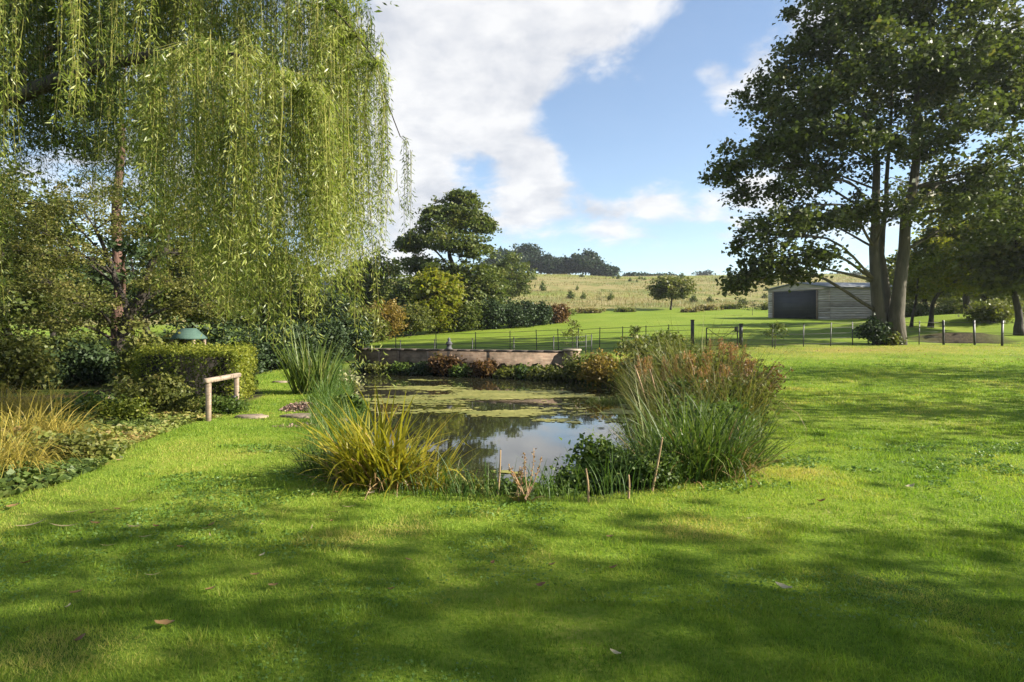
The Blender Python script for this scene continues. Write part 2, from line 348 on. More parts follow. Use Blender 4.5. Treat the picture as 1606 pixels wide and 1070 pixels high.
def ground_mat():
    m, nt, N, L, o = new_mat('ground_turf')
    tc = N('ShaderNodeTexCoord')
    def noise(s, d=6, rr=.6):
        n = N('ShaderNodeTexNoise'); n.inputs['Scale'].default_value = s; n.inputs['Detail'].default_value = d; n.inputs['Roughness'].default_value = rr; L(tc.outputs['Object'], n.inputs[0]); return n
    def attr(a): q = N('ShaderNodeAttribute'); q.attribute_name = a; return q.outputs['Fac']
    def mix(f, a, b):
        x = N('ShaderNodeMix'); x.data_type = 'RGBA'; L(f, x.inputs['Factor'])
        L(a, x.inputs[6]); L(b, x.inputs[7]); return x.outputs[2]
    a = noise(.45, 5); f = noise(28, 6, .7)
    ad = N('ShaderNodeMath'); ad.operation = 'MULTIPLY_ADD'; L(f.outputs[0], ad.inputs[0]); ad.inputs[1].default_value = .75; L(a.outputs[0], ad.inputs[2])
    sc_ = N('ShaderNodeMath'); sc_.operation = 'SUBTRACT'; L(ad.outputs[0], sc_.inputs[0]); sc_.inputs[1].default_value = .375
    lawn = ramp(N, [(.055,.10,.011),(.125,.195,.018),(.19,.25,.028),(.29,.265,.07)], [.28,.45,.58,.78]); L(sc_.outputs[0], lawn.inputs[0])
    pad = ramp(N, [(.10,.155,.012),(.145,.20,.018),(.19,.225,.03)], [.3,.5,.7]); n3 = noise(.25, 9, .7); L(n3.outputs[0], pad.inputs[0])
    n4 = noise(.09, 10, .75); mea = ramp(N, [(.09,.12,.028),(.15,.155,.045),(.25,.20,.085),(.13,.155,.04)], [.36,.46,.54,.64]); L(n4.outputs[0], mea.inputs[0])
    n5 = noise(6, 8, .7); soil = ramp(N, [(.018,.014,.009),(.042,.032,.020),(.085,.064,.04)], [.3,.5,.75]); L(n5.outputs[0], soil.inputs[0])
    n6 = noise(3, 9, .7); dry = ramp(N, [(.13,.13,.025),(.24,.21,.05),(.34,.25,.10)], [.3,.5,.72]); L(n6.outputs[0], dry.inputs[0])
    c = mix(attr('dry'), lawn.outputs[0], dry.outputs[0]); c = mix(attr('paddock'), c, pad.outputs[0]); c = mix(attr('meadow'), c, mea.outputs[0]); c = mix(attr('soil'), c, soil.outputs[0])
    p = N('ShaderNodeBsdfPrincipled'); L(c, p.inputs['Base Color']); p.inputs['Roughness'].default_value = .9; p.inputs['Specular IOR Level'].default_value = .1
    b = N('ShaderNodeBump'); b.inputs['Strength'].default_value = .8; b.inputs['Distance'].default_value = .03; L(f.outputs[0], b.inputs['Height']); L(b.outputs[0], p.inputs['Normal'])
    L(p.outputs[0], o.inputs[0]); return m

def water_mat():
    m, nt, N, L, o = new_mat('pond_water')
    tc = N('ShaderNodeTexCoord'); n = N('ShaderNodeTexNoise'); n.inputs['Scale'].default_value = 3.0; n.inputs['Detail'].default_value = 3; L(tc.outputs['Object'], n.inputs[0])
    p = N('ShaderNodeBsdfPrincipled'); p.inputs['Base Color'].default_value = (.022,.022,.012,1); p.inputs['Roughness'].default_value = .025; p.inputs['IOR'].default_value = 1.6
    b = N('ShaderNodeBump'); b.inputs['Strength'].default_value = .035; b.inputs['Distance'].default_value = .02; L(n.outputs[0], b.inputs['Height']); L(b.outputs[0], p.inputs['Normal'])
    L(p.outputs[0], o.inputs[0]); return m

# ---------------------------------------------------------------- the setting
BED = np.array([(-4.9,5.2),(-4.75,6.4),(-4.9,7.2),(-5.35,8.6),(-5.55,10.2),(-5.35,11.6),(-5.6,12.8),(-5.9,14.6),(-8.5,19.5),(-9.8,25),(-40,40),(-40,5)], float)
EDGE = np.array([(-13,27.5),(-7.5,28.6),(2.3,24.2),(4,25),(6,29),(60,29),(60,2000),(-400,2000),(-400,30)], float)
def build_ground():
    xs = np.unique(np.round(np.concatenate([np.arange(-14,14.01,.33), np.arange(14,40,.8), -np.arange(14,40,1), np.geomspace(40,700,22), -np.geomspace(40,700,22)]), 3))
    ys = np.unique(np.round(np.concatenate([-np.geomspace(12,300,8), np.arange(-12,2,1.), np.arange(2,34,.3), np.arange(34,110,1.2), np.geomspace(110,800,44)]), 3))
    X, Y = np.meshgrid(xs, ys, indexing='ij'); x, y = X.ravel(), Y.ravel()
    z = gz(x, y); sd = poly_sd(x, y, POND); bd = poly_sd(x, y, BED)
    V = np.stack([x,y,z], -1); nx, ny = len(xs), len(ys)
    i, j = np.meshgrid(np.arange(nx-1), np.arange(ny-1), indexing='ij')
    F = np.stack([i*ny+j, (i+1)*ny+j, (i+1)*ny+j+1, i*ny+j+1], -1).reshape(-1,4)
    g = structure(mk('ground', [(V,F,None)], ground_mat(), smooth=True)); me = g.data
    nn = vn3(x*.5, y*.5, 4)
    def at(n, v):
        a = me.attributes.new(n, 'FLOAT', 'POINT'); a.data.foreach_set('value', np.clip(v,0,1).astype(np.float32))
    at('soil', np.maximum.reduce([1-np.clip((sd-.02)/.22,0,1), np.clip(-bd/.2+.1,0,1)*(.55+.5*(nn>.45)), np.clip(1-((x-23.6)/3.2)**2,0,1)**.5*((y>31.2)&(y<32.4))]))  # last soil term: dark band standing in for the shaded bank face
    at('paddock', np.clip((y-30)/3,0,1)*(x>-40))
    lim = 78+10*(vn1(x*.03,y*.03,2)-.5)+np.clip(-x,0,40)*-.4
    band = np.exp(-((y-205-.15*x)/14)**2)*.8+np.exp(-((y-118+.1*x)/5)**2)*.5; at('meadow', np.clip((y-lim)/4,0,1)*(1-band*np.clip(vn2(x*.05,y*.08,3)*1.6,0,1)))
    d2 = np.exp(-(((x-15)/9)**2+((y-26.5)/2.2)**2))*.95+np.exp(-(((x+6)/3)**2+((y-6)/3)**2))*.35
    at('dry', d2*np.clip(nn*2.2-.35,0,1)*(y<31))
    return g
build_ground()
def build_water():
    c = POND.mean(0); Q = c+(POND-c)*1.0; n = len(Q)
    V = np.column_stack([Q, np.full(n, WATER)])
    me = bpy.data.meshes.new('pond'); me.from_pydata([tuple(v) for v in V], [], [tuple(range(n))]); me.update()
    me.materials.append(water_mat()); o = bpy.data.objects.new('pond', me); COL.objects.link(o); return structure(o)
build_water()

# ---------------------------------------------------------------- generators for plants
def crown_parts(lobes, nclump, nleaf, rc, size, r, flat=.4, up=.8, asp=.75, shell=.45):
    """leaf clumps spread through ellipsoid lobes; returns mesh part and clump centres per lobe"""
    Cs, Ts, cl = [], [], []
    for lb in lobes:
        c = np.array(lb[:3]); rad = np.array(lb[3:6]); k = max(4, int(nclump*(lb[6] if len(lb) > 6 else 1)))
        d = norm(r.normal(size=(k,3))); q = d*(r.random((k,1))**shell)
        q[:,2] = np.where(q[:,2] < -.55, q[:,2]*.6, q[:,2])
        cc = c+q*rad; cl.append(cc)
        n = r.poisson(nleaf, k)+3; idx = np.repeat(np.arange(k), n)
        rr = rc*r.uniform(.6,1.35,k)[idx][:,None]
        o = r.normal(size=(n.sum(),3))*rr*np.array((1,1,flat))*.6
        o[:,2] -= .12*(o[:,0]**2+o[:,1]**2)/np.maximum(rr[:,0],.05)
        Cs.append(cc[idx]+o); Ts.append((r.normal(size=k)*.13+.45+.08*q[:,2])[idx])
    C = np.concatenate(Cs); T = np.concatenate(Ts)
    return leaves(C, size, asp=asp, up=up, tint=T, r=r), cl

def limb_to(stem, rads, target, r, sag=.12, n=9, lo=.25, thick=1.0, drop=.75):
    """curved limb from a stem polyline to a point; returns path, start radius"""
    zs = stem[:,2]; z0, z1 = zs[0], zs[-1]
    hz = np.linalg.norm((stem-target)[:,:2], axis=1).min()
    zt = np.clip(target[2]-drop*hz*r.uniform(.5,1.0), z0+lo*(z1-z0), z1)
    i = int(np.argmin(abs(zs-zt))); a = stem[i]
    mid = (a+target)/2+np.array((0,0,sag*np.linalg.norm(target-a)))+r.normal(size=3)*.06*np.linalg.norm(target-a)
    return curve([a, mid, target], n), thick*min(rads[i]*.55, .03+.017*np.linalg.norm(target-a))

def tree(name, label, cat, stems, lobes, lm, bm, nclump=30, nleaf=40, rc=.5, size=.22, seed=0, group=None, near=True, flat=.4, up=.8, twigs=8, trunk_name='trunk', shell=.45, lo=.25, thick=1.0, drop=.75):
    r = np.random.default_rng(seed); base = np.array(stems[0][0][0], float)
    t = thing(name, label, cat, base, group)
    paths = []
    for pts, r0, r1 in stems:
        p = curve(pts, 14); rr = r0+(r1-r0)*np.linspace(0,1,len(p))**.8
        rr = rr*(1+.55*np.exp(-np.linspace(0,1,len(p))*18)); p = p.copy(); p[1:-1] += r.normal(size=(len(p)-2,3))*r0*.12
        p[0,2] -= .25; paths.append((p, rr))
    part, cl = crown_parts(lobes, nclump, nleaf, rc, size, r, flat, up, shell=shell)
    extra = []
    for lb, cc in zip(lobes, cl):
        c = np.array(lb[:3]); p, rr = min(paths, key=lambda q: np.linalg.norm(q[0]-c, axis=1).min())
        path, r0 = limb_to(p, rr, c, r, lo=lo, thick=thick, drop=drop); ps = [tube(path, np.linspace(r0, max(.012, r0*.25), len(path)), 6)]
        for q in cc[:twigs]:
            a = path[int(len(path)*r.uniform(.45,.95))]
            ps.append(tube(curve([a, (a+q)/2+np.array((0,0,.08*np.linalg.norm(q-a))), q], 4), np.linspace(r0*.35, .008, 5), 3))
        if near: mk('limb', ps, bm, t, smooth=True)
        else: extra += ps
    for k, (p, rr) in enumerate(paths): mk(trunk_name, [tube(p, rr, 12)]+(extra if k == 0 else []), bm, t, smooth=True)
    mk('crown', [part], lm, t, stuff=True)
    return t

def ell_lobes(c, rad, n, r, f=.42, low=-.5):
    """n lobes spread over an ellipsoid crown"""
    c = np.array(c); rad = np.array(rad); out = []
    k = np.arange(n)+.5; ph = np.arccos(1-2*k/n); th = np.pi*(1+5**.5)*k
    d = np.stack([np.cos(th)*np.sin(ph), np.sin(th)*np.sin(ph), np.cos(ph)], -1)+r.normal(size=(n,3))*.12
    d[:,2] = np.maximum(d[:,2], low)
    for q in d:
        s = f*r.uniform(.8,1.3); out.append((*(c+q*rad*(1-f*.8)), *(rad*s*np.array((1,1,.85)))))
    out.append((*c, *(rad*.5))); return out

def auto_tree(name, label, px, D, top, halfw, lm, bm, seed, cat='tree', nl=9, nclump=14, nleaf=22, size=.3, rc=.6, group=None, near=False, bottom=None, base=None, depth=None, flat=.5, f=.42):
    """tree whose foot stands on the ground in pixel column px at distance D"""
    r = np.random.default_rng(seed); b = GD(px, D) if base is None else np.array(base)
    zt = CAMZ+(HY-top)/FPX*D; H = zt-b[2]; zb = b[2]+H*(.18 if bottom is None else bottom)
    w = halfw/FPX*D; c = (b[0], b[1], (zt+zb)/2); rad = (w, depth or w, (zt-zb)/2)
    lob = ell_lobes(c, rad, nl, r, f=f)
    st = [([b, b+np.array((r.normal()*.05*H,r.normal()*.05*H,H*.4)), b+np.array((r.normal()*.06*H,0,H*.8))], max(.05,H*.028), .03)]
    return tree(name, label, cat, st, lob, lm, bm, int(nclump*.8), nleaf*.62, rc, size*1.28, seed, group, near, flat=flat, twigs=4)

def shrub(name, label, base, rad, h, lm, seed, cat='shrub', nl=7, nclump=16, nleaf=24, size=.1, rc=.22, asp=.7, up=.6, sm=None, group=None, nst=7, f=.5):
    r = np.random.default_rng(seed); b = np.array(base, float); rad = np.broadcast_to(np.asarray(rad, float), (2,))
    t = thing(name, label, cat, b, group)
    lob = [(b[0]+x*rad[0], b[1]+y*rad[1], b[2]+h*z, rad[0]*f*s, rad[1]*f*s, h*.38*s) for x, y, z, s in
           zip(r.uniform(-.6,.6,nl), r.uniform(-.6,.6,nl), r.uniform(.28,.68,nl), r.uniform(.75,1.15,nl))]
    part, cl = crown_parts(lob, int(nclump*.85), nleaf*.62, rc, size*1.22, r, .7, up, asp, .5)
    V = part[0].copy(); V[:,2] = np.maximum(V[:,2], b[2]-.02); 
    st = []
    for k in range(nst):
        q = cl[k % len(cl)][k % 3]; a = b+np.array((r.normal()*.12*rad[0], r.normal()*.12*rad[1], -.05))
        st.append(tube(curve([a, (a+q)/2+np.array((0,0,.1*h)), q], 6), np.linspace(.012+.008*h, .005, 7), 5))
    mk('stems', st, sm or M_barkd, t, smooth=True); mk('foliage', [(V, part[1], part[2])], lm, t, stuff=True)
    return t

def blade_clump(name, label, base, n, rad, L, W, lm, seed, cat='plant', lean=.5, bend=.9, lsd=.25, tint=.5, nseg=6, p=1.4, group=None, up=0, extra=None, azi_bias=None):
    r = np.random.default_rng(seed); b = np.array(base, float); rad = np.broadcast_to(np.asarray(rad, float), (2,))
    t = thing(name, label, cat, b, group)
    q = norm(r.normal(size=(n,2)))*np.sqrt(r.random((n,1))); B = np.column_stack([b[0]+q[:,0]*rad[0], b[1]+q[:,1]*rad[1], np.zeros(n)])
    B[:,2] = np.maximum(gz(B[:,0], B[:,1]), WATER-.05)-.02+up
    rr = np.hypot(q[:,0], q[:,1]); azi = np.arctan2(q[:,1], q[:,0])+r.normal(size=n)*1.15
    part = blades(B, azi, L*np.clip(1+r.normal(size=n)*lsd,.35,1.6), W*r.uniform(.6,1.3,n), lean*rr*r.uniform(.2,1.3,n)+np.abs(r.normal(size=n))*.12, bend*np.clip(r.lognormal(-.25,.65,n),.1,3), nseg, p, tint+.12*r.normal(size=n), r)
    mk('blades', [part], lm, t, stuff=True)
    return t, r, B

# ---------------------------------------------------------------- brick wall, fences, gate, barn
def build_wall():
    a = np.array((-7.3,28.2)); b = np.array((2.05,24.05)); d = b-a; ln = np.linalg.norm(d); d = d/ln; rz = math.atan2(d[1], d[0]); top = .74
    t = thing('brick_wall', 'low red brick retaining wall with dark coping along the far side of the pond', 'wall', (a[0], a[1], WATER-.3))
    t.rotation_euler = (0,0,rz); t['_w'] = [0,0,0]; z0 = 0.0; H = top-(WATER-.3)
    mk('brickwork', [box((ln/2, .16, H/2), (ln, .32, H))], M_brick, t)
    x = 0.0; r = np.random.default_rng(5)
    while x < ln-.05:
        w = min(r.uniform(.55,.75), ln-x); mk('coping_stone', [box((x+w/2, .16+r.normal()*.004, H+.045), (w-.012, .42, .09+r.normal()*.006), r.normal()*.006, .012, r.uniform(.2,.8))], M_coping, t); x += w
    for px_ in (1.35, 2.4, 3.95, 5.0, 6.9): mk('pilaster', [box((px_, -.02, H/2), (.12, .06, H-.01))], M_brick, t)
    pier = thing('brick_pier', 'square pinkish brick pier ending the pond wall', 'pier', (b[0]+.30, b[1]-.05, WATER-.3)); pier.rotation_euler = (0,0,rz); pier['_w'] = [0,0,0]
    mk('brickwork', [box((0,.1,(H+.08)/2), (.52,.52,H+.08), 0, .01)], M_brick, pier)
    mk('cap', [box((0,.1,H+.12), (.60,.60,.09), 0, .02, .9)], M_stone, pier)
    # stone finial on the coping
    q = a+d*5.05; zt = top+.085
    f = thing('stone_finial', 'small grey stone finial standing on the pond wall coping', 'ornament', (q[0]-.05, q[1]+.15, zt))
    prof = [(.0,.15),(.05,.15),(.06,.11),(.2,.10),(.22,.15),(.27,.14),(.33,.10),(.36,.05),(.42,.075),(.47,.05),(.52,.01)]
    mk('shaft', [tube([(q[0]-.05, q[1]+.15, zt+h) for h, _ in prof[:6]], [w for _, w in prof[:6]], 12)], M_greystone, f, smooth=True)
    mk('knob', [tube([(q[0]-.05, q[1]+.15, zt+h) for h, _ in prof[5:]], [w for _, w in prof[5:]], 12)], M_greystone, f, smooth=True)
build_wall()

def fence(name, label, pts, n, H, rails, rr=.011, pr=.018, group=None):
    """iron estate fence along ground points: every post and every rail run is a part"""
    c = curve(pts, max(4, n)); u = np.linspace(0, len(c)-1, n)
    Q = np.array([[np.interp(k, np.arange(len(c)), c[:,0]), np.interp(k, np.arange(len(c)), c[:,1])] for k in u])
    z = gz(Q[:,0], Q[:,1]); t = thing(name, label, 'fence', (Q[0,0], Q[0,1], z[0]), group); r = np.random.default_rng(len(pts)+n)
    for k in range(n):
        tl = r.normal(size=2)*.02
        mk('post', [beam((Q[k,0],Q[k,1],z[k]-.2), (Q[k,0]+tl[0],Q[k,1]+tl[1],z[k]+H+.02), pr*2.2, pr*1.2)], M_iron, t)
    for h in rails:
        mk('rail', [tube(np.column_stack([Q, z+h+r.normal(size=n)*.008]), rr, 5)], M_iron, t, smooth=True)
    return t
pL, pR = GD(1086, 29), GD(1162, 28.6)
fence('iron_fence', 'thin black iron estate fence running from behind the brick wall to the tall gatepost', [GD(560,31), GD(800,30), GD(940,29.3), pL], 13, 1.12, (.12,.36,.60,.85,1.08))
fence('iron_fence', 'thin black iron estate fence from the gate past the big multi-stemmed tree', [pR, GD(1290,28.6), GD(1380,29.6), GD(1480,28.9)], 9, 1.1, (.12,.36,.60,.85,1.06))
fence('iron_fence', 'leaning iron fence with stout posts beside the low brown earth bank', [GD(1480,28.9), GD(1545,28.4), GD(1600,27.6), GD(1680,27)], 5, 1.15, (.10,.58,1.06), pr=.04)
fence('iron_fence', 'low iron fence close behind the brick wall coping', [np.array((-6.9,28.9,0)), np.array((-2.4,27.0,0)), np.array((2.2,25.0,0)), np.array((3.4,25.9,0))], 9, .98, (.5,.72,.93))
def gatepost(p, h, label):
    t = thing('gatepost', label, 'post', p)
    mk('shaft', [box(p+np.array((0,0,h/2-.1)), (.13,.13,h+.2), 0, .01)], M_iron, t)
    mk('cap', [box(p+np.array((0,0,h+.02)), (.16,.16,.05), 0, .015)], M_iron, t)
gatepost(pL, 1.30, 'taller square black gatepost standing where the long iron fence ends')
gatepost(pR, 1.10, 'shorter square black gatepost carrying the small iron gate')
def build_gate():
    a = GD(1108, 28.9)+np.array((0,0,.10)); b = pR+np.array((-.16,0,.10)); b[2] = a[2]
    t = thing('iron_gate', 'small black iron gate with a sagging cross brace beside the shorter gatepost', 'gate', a)
    h = .85; z = lambda p, k: p+np.array((0,0,k))
    for p in (a, b): mk('stile', [beam(p, z(p,h), .045, .045)], M_iron, t)
    for k in (0, .28, .56, h): mk('rail', [beam(z(a,k), z(b,k), .02, .035)], M_iron, t)
    m = (a+b)/2
    mk('brace', [tube(curve([z(a,h), z(m,.42), z(b,h)], 10), .013, 5)], M_iron, t); mk('latch_box', [box(z(b,h-.06)+np.array((-.06,-.03,0)), (.16,.09,.22), 0, .01)], M_iron, t)
build_gate()
def cartwheel():
    p = GD(1043, 28.9); t = thing('cart_wheel', 'small dark spoked wheel leaning on the iron fence', 'wheel', p); r_ = .30
    a = np.linspace(0, 2*np.pi, 25); c = p+np.array((0,-.06,r_))
    mk('rim', [tube(np.column_stack([c[0]+r_*np.cos(a), np.full(25,c[1]), c[2]+r_*np.sin(a)]), .03, 6)], M_iron, t, smooth=True)
    for k in range(8):
        th = k*np.pi/4; mk('spoke', [tube([c, c+np.array((r_*math.cos(th),0,r_*math.sin(th)))], .012, 5)], M_iron, t)
    mk('hub', [tube([c+np.array((0,-.05,0)), c+np.array((0,.05,0))], .05, 8)], M_iron, t)
cartwheel()

def build_barn():
    # front runs to the right and away, gable side faces the sun
    A = GD(1205, 57.0); B = GD(1302, 53.0); A[2] = B[2] = min(A[2], B[2])-.15
    f = norm((B-A)*np.array((1,1,0))); ln = np.linalg.norm((B-A)[:2]); s = np.array((-f[1], f[0], 0)); up = np.array((0,0,1.))
    s = norm(.72*s+.55*f)        # side wall seen obliquely on the right
    C = B+s*7.0; h, hr = 2.95, .55
    t = thing('timber_barn', 'low silver-grey boarded barn with a wide charcoal door and shallow roof', 'barn', A)
    E = A+s*7.0; out_f = -np.array((-f[1], f[0], 0)); out_s = np.array((s[1], -s[0], 0))
    # core walls
    V = np.array([A,B,C,E]); ins = .03*(norm(V.mean(0)-V)); V = V+ins
    W = np.vstack([V, V+up*h]); mk('core_wall', [(W, np.array([(0,1,5,4),(1,2,6,5),(2,3,7,6),(3,0,4,7)]), None)], M_board, t)
    n = 14; bh = h/n; r = np.random.default_rng(3)
    for k in range(n):       # side boards, lapped
        z0 = k*bh; o = out_s*(.03+r.random()*.012)
        mk('board', [beam(B+o+up*(z0+bh*.5), C+o+up*(z0+bh*.5+r.normal()*.006), .03, bh*.88, 0, r.uniform(.1,.9))], M_board, t)
    d0, d1 = .09*ln, .80*ln
    for k in range(n):       # front boards left and right of the door
        z0 = k*bh; o = out_f*.03
        for x0, x1 in ((0, d0-.06), (d1+.06, ln)): mk('board', [beam(A+f*x0+o+up*(z0+bh*.5), A+f*x1+o+up*(z0+bh*.5), .03, bh*.88, 0, r.uniform(.1,.9))], M_board, t)
    D0, D1 = A+f*d0+out_f*.05, A+f*d1+out_f*.05; dh = h-.15
    dr = mk('door', [beam((D0+D1)/2+up*.01-f*(d1-d0)/2+up*dh/2, (D0+D1)/2+f*(d1-d0)/2+up*dh/2+up*.01, .05, dh)], M_door, t)
    for k in range(9): mk('panel_rib', [beam(D0+out_f*.035+up*(dh*(k+.5)/9), D1+out_f*.035+up*(dh*(k+.5)/9), .02, .03)], M_door, dr, org=A)
    for p in (D0, D1): mk('door_post', [beam(p, p+up*(dh+.02), .12, .14)], M_wood, t)
    mk('lintel', [beam(A+out_f*.05+up*(h-.07), B+out_f*.05+up*(h-.07), .06, .13, 0, .2)], M_board, t)
    # shallow roof with an overhang, ridge along the depth
    mid = (A+B)/2; ov = .25
    def rp(p, z): return p+up*z
    a0, b0, m0 = A-f*ov-s*ov, B+f*ov-s*ov, mid-s*ov; a1, b1, m1 = E-f*ov+s*ov, C+f*ov+s*ov, mid+s*(7+ov)
    for n_, (p, q, q1, p1, zp, zq) in {'l':(a0,m0,m1,a1,h,h+hr),'r':(m0,b0,b1,m1,h+hr,h)}.items():
        T8 = np.array([rp(p,zp),rp(q,zq),rp(q1,zq),rp(p1,zp),rp(p,zp+.10),rp(q,zq+.10),rp(q1,zq+.10),rp(p1,zp+.10)])
        mk('roof_slope', [(T8, np.array([(3,2,1,0),(4,5,6,7),(0,1,5,4),(1,2,6,5),(2,3,7,6),(3,0,4,7)]), None)], M_roof, t)
    G = np.array([A,B,mid])+out_f*.02; G = np.vstack([G+up*np.array([[h],[h],[h+hr]])*1, G-out_f*.06+up*np.array([[h],[h],[h+hr]])])
    mk('gable_board', [(G, np.array([(0,1,2),(5,4,3)]), None)], M_board, t)
    # leaning board and stump at the side wall
    p = B+s*4.6+out_s*.9; p[2] = g1(p[0],p[1])
    lb = thing('leaning_plank_panel', 'pale plank panel leaning against the boarded side of the barn', 'panel', p)
    for k in range(4):
        w = p+s*(k*.28-.4); mk('plank', [beam(w, w+up*1.35-out_s*.75, .25, .04, 0, r.uniform(.5,1))], M_wood, lb)
build_barn()

def build_far_house():
    c = GD(492, 62); c[2] -= .3
    t = thing('far_house', 'pale rendered house with grey roof glimpsed through the willow strands', 'house', c)
    w, d = 4.6, 6.0; h = CAMZ+(HY-462)/FPX*62-c[2]; rg = CAMZ+(HY-438)/FPX*62-c[2]
    mk('wall', [box(c+np.array((0,d/2,h/2)), (w,d,h))], M_white, t)
    for sgn in (-1, 1):
        V = np.array([(sgn*(w/2+.3),-.3,h-.1),(sgn*(w/2+.3),d+.3,h-.1),(0,d+.3,rg),(0,-.3,rg)]); V = np.vstack([V, V+np.array((0,0,.14))])+c
        mk('roof_slope', [(V, np.array([(0,1,2,3),(7,6,5,4),(0,4,5,1),(1,5,6,2),(2,6,7,3),(3,7,4,0)]), None)], M_roof, t)
    G = np.array([(-w/2,0,h),(w/2,0,h),(0,0,rg-.05)])+c; mk('gable', [(np.vstack([G, G+np.array((0,.1,0))]), np.array([(0,1,2),(5,4,3)]), None)], M_white, t)
    for x in (-1.3, 1.3):
        wd = mk('window', [box(c+np.array((x,-.03,h*.68)), (1.0,.08,.9))], M_door, t)
        mk('sill', [box(c+np.array((x,-.08,h*.68-.5)), (1.15,.16,.07))], M_white, wd, org=c)
build_far_house()

# ---------------------------------------------------------------- trees
def px_lobes(L, scale=1.0):
    """(px, py, distance, rx, ry in px[, depth m]) -> lobes in metres"""
    out = []
    for l in L:
        c = P(*l[:3]); k = l[2]/FPX; out.append((*c, l[3]*k, l[5] if len(l) > 5 else l[3]*k, l[4]*k, max(.35, (l[3]*l[4])/4000)))
    return out
def sycamore():
    b = GD(1395, 29.5); k = 29.5
    def S(*pts): return [P(x, y, d) for x, y, d in pts]
    stems = [(S((1404,534,29.3),(1411,450,29.4),(1424,340,29.4),(1437,250,29.5),(1441,150,29.5),(1452,20,29.6),(1458,-120,29.6)), .34, .07),
             (S((1384,532,29.6),(1373,440,29.6),(1372,340,29.6),(1374,260,29.5),(1362,195,29.3),(1335,165,29)), .29, .09),
             (S((1392,530,30),(1392,470,30),(1383,400,30.2),(1388,320,30.4),(1392,240,30.8),(1400,120,31)), .24, .05)]
    stems = [([np.array((p[0][0],p[0][1],g1(p[0][0],p[0][1])))]+p[1:], a, c) for p, a, c in stems]
    L = [(1165,250,28,48,24),(1140,268,28.3,34,20),(1205,238,29,45,26),(1215,160,29,48,36),(1240,105,30,52,42),(1285,50,29,65,50),(1300,140,27,60,40),(1262,205,27.5,62,34),
         (1330,210,26.5,60,34),(1190,305,30,50,18),(1255,290,28,62,24),(1310,270,31,60,30),(1175,375,28,42,20),(1225,345,27,56,24),(1275,345,29,50,24),(1215,405,28,46,16),(1160,445,28.5,20,14),(1185,428,28.5,30,16),
         (1245,428,29,36,11),(1290,400,27.5,45,18),(1320,345,31.5,45,22),
         (1350,20,29,85,55),(1430,-20,28,95,60),(1520,-10,29,95,60),(1390,90,26.5,75,44),(1480,90,26.5,80,48),(1560,60,27.5,85,55),(1420,170,31.5,70,40),(1500,190,27,75,42),(1580,160,28,70,50),
         (1640,100,29,80,70),(1620,250,29,80,46),(1545,270,27.5,70,36),(1480,300,31,60,30),(1560,340,29,75,28),(1500,370,31,50,20),(1640,340,30,70,36),(1350,-120,29,110,70),(1480,-150,29,120,80),(1590,-90,30,100,70),
         (1400,-40,33,100,70),(1300,-40,32,70,55),(1530,120,33,110,70),(1350,130,33.5,80,60),(1270,180,33,70,50),(1440,300,33.5,50,30),(1240,350,33,60,30),(1330,110,30.5,70,48),(1400,220,27.5,62,36),(1455,235,31,55,36),(1345,330,28.5,50,26),(1250,240,31,70,40),(1210,210,28,48,30),(1180,150,30,34,28),(1420,330,27.2,46,24),(1470,120,29,70,44),(1390,30,32,80,50),(1520,330,27,60,26),(1590,300,31.5,70,44),(1440,400,31.5,44,18)]
    L = [(x,y,d,rx,ry*1.22) for x,y,d,rx,ry in L]
    lb = px_lobes(L)
    return tree('sycamore_tree', 'tall dark multi-stemmed tree with spreading layered crown standing on the iron fence line', 'tree', stems, lb, M_syc, M_bark, nclump=45, nleaf=42, rc=.47, size=.225, seed=11, flat=.68, twigs=9, shell=.55, lo=.14, thick=.62, drop=.3)
sycamore()
shrub('ivy_bush', 'dark ivy bush growing against the foot of the multi-stemmed tree', GD(1372,29.1), (.75,.5), 1.25, M_dark, 21, nl=6, nclump=20, size=.14)
shrub('ivy_bush', 'sparse ivy and weeds at the base of the tree beside the leaning stem', GD(1405,28.8), (.45,.3), .7, M_olive, 22, nl=4, nclump=10, size=.12)

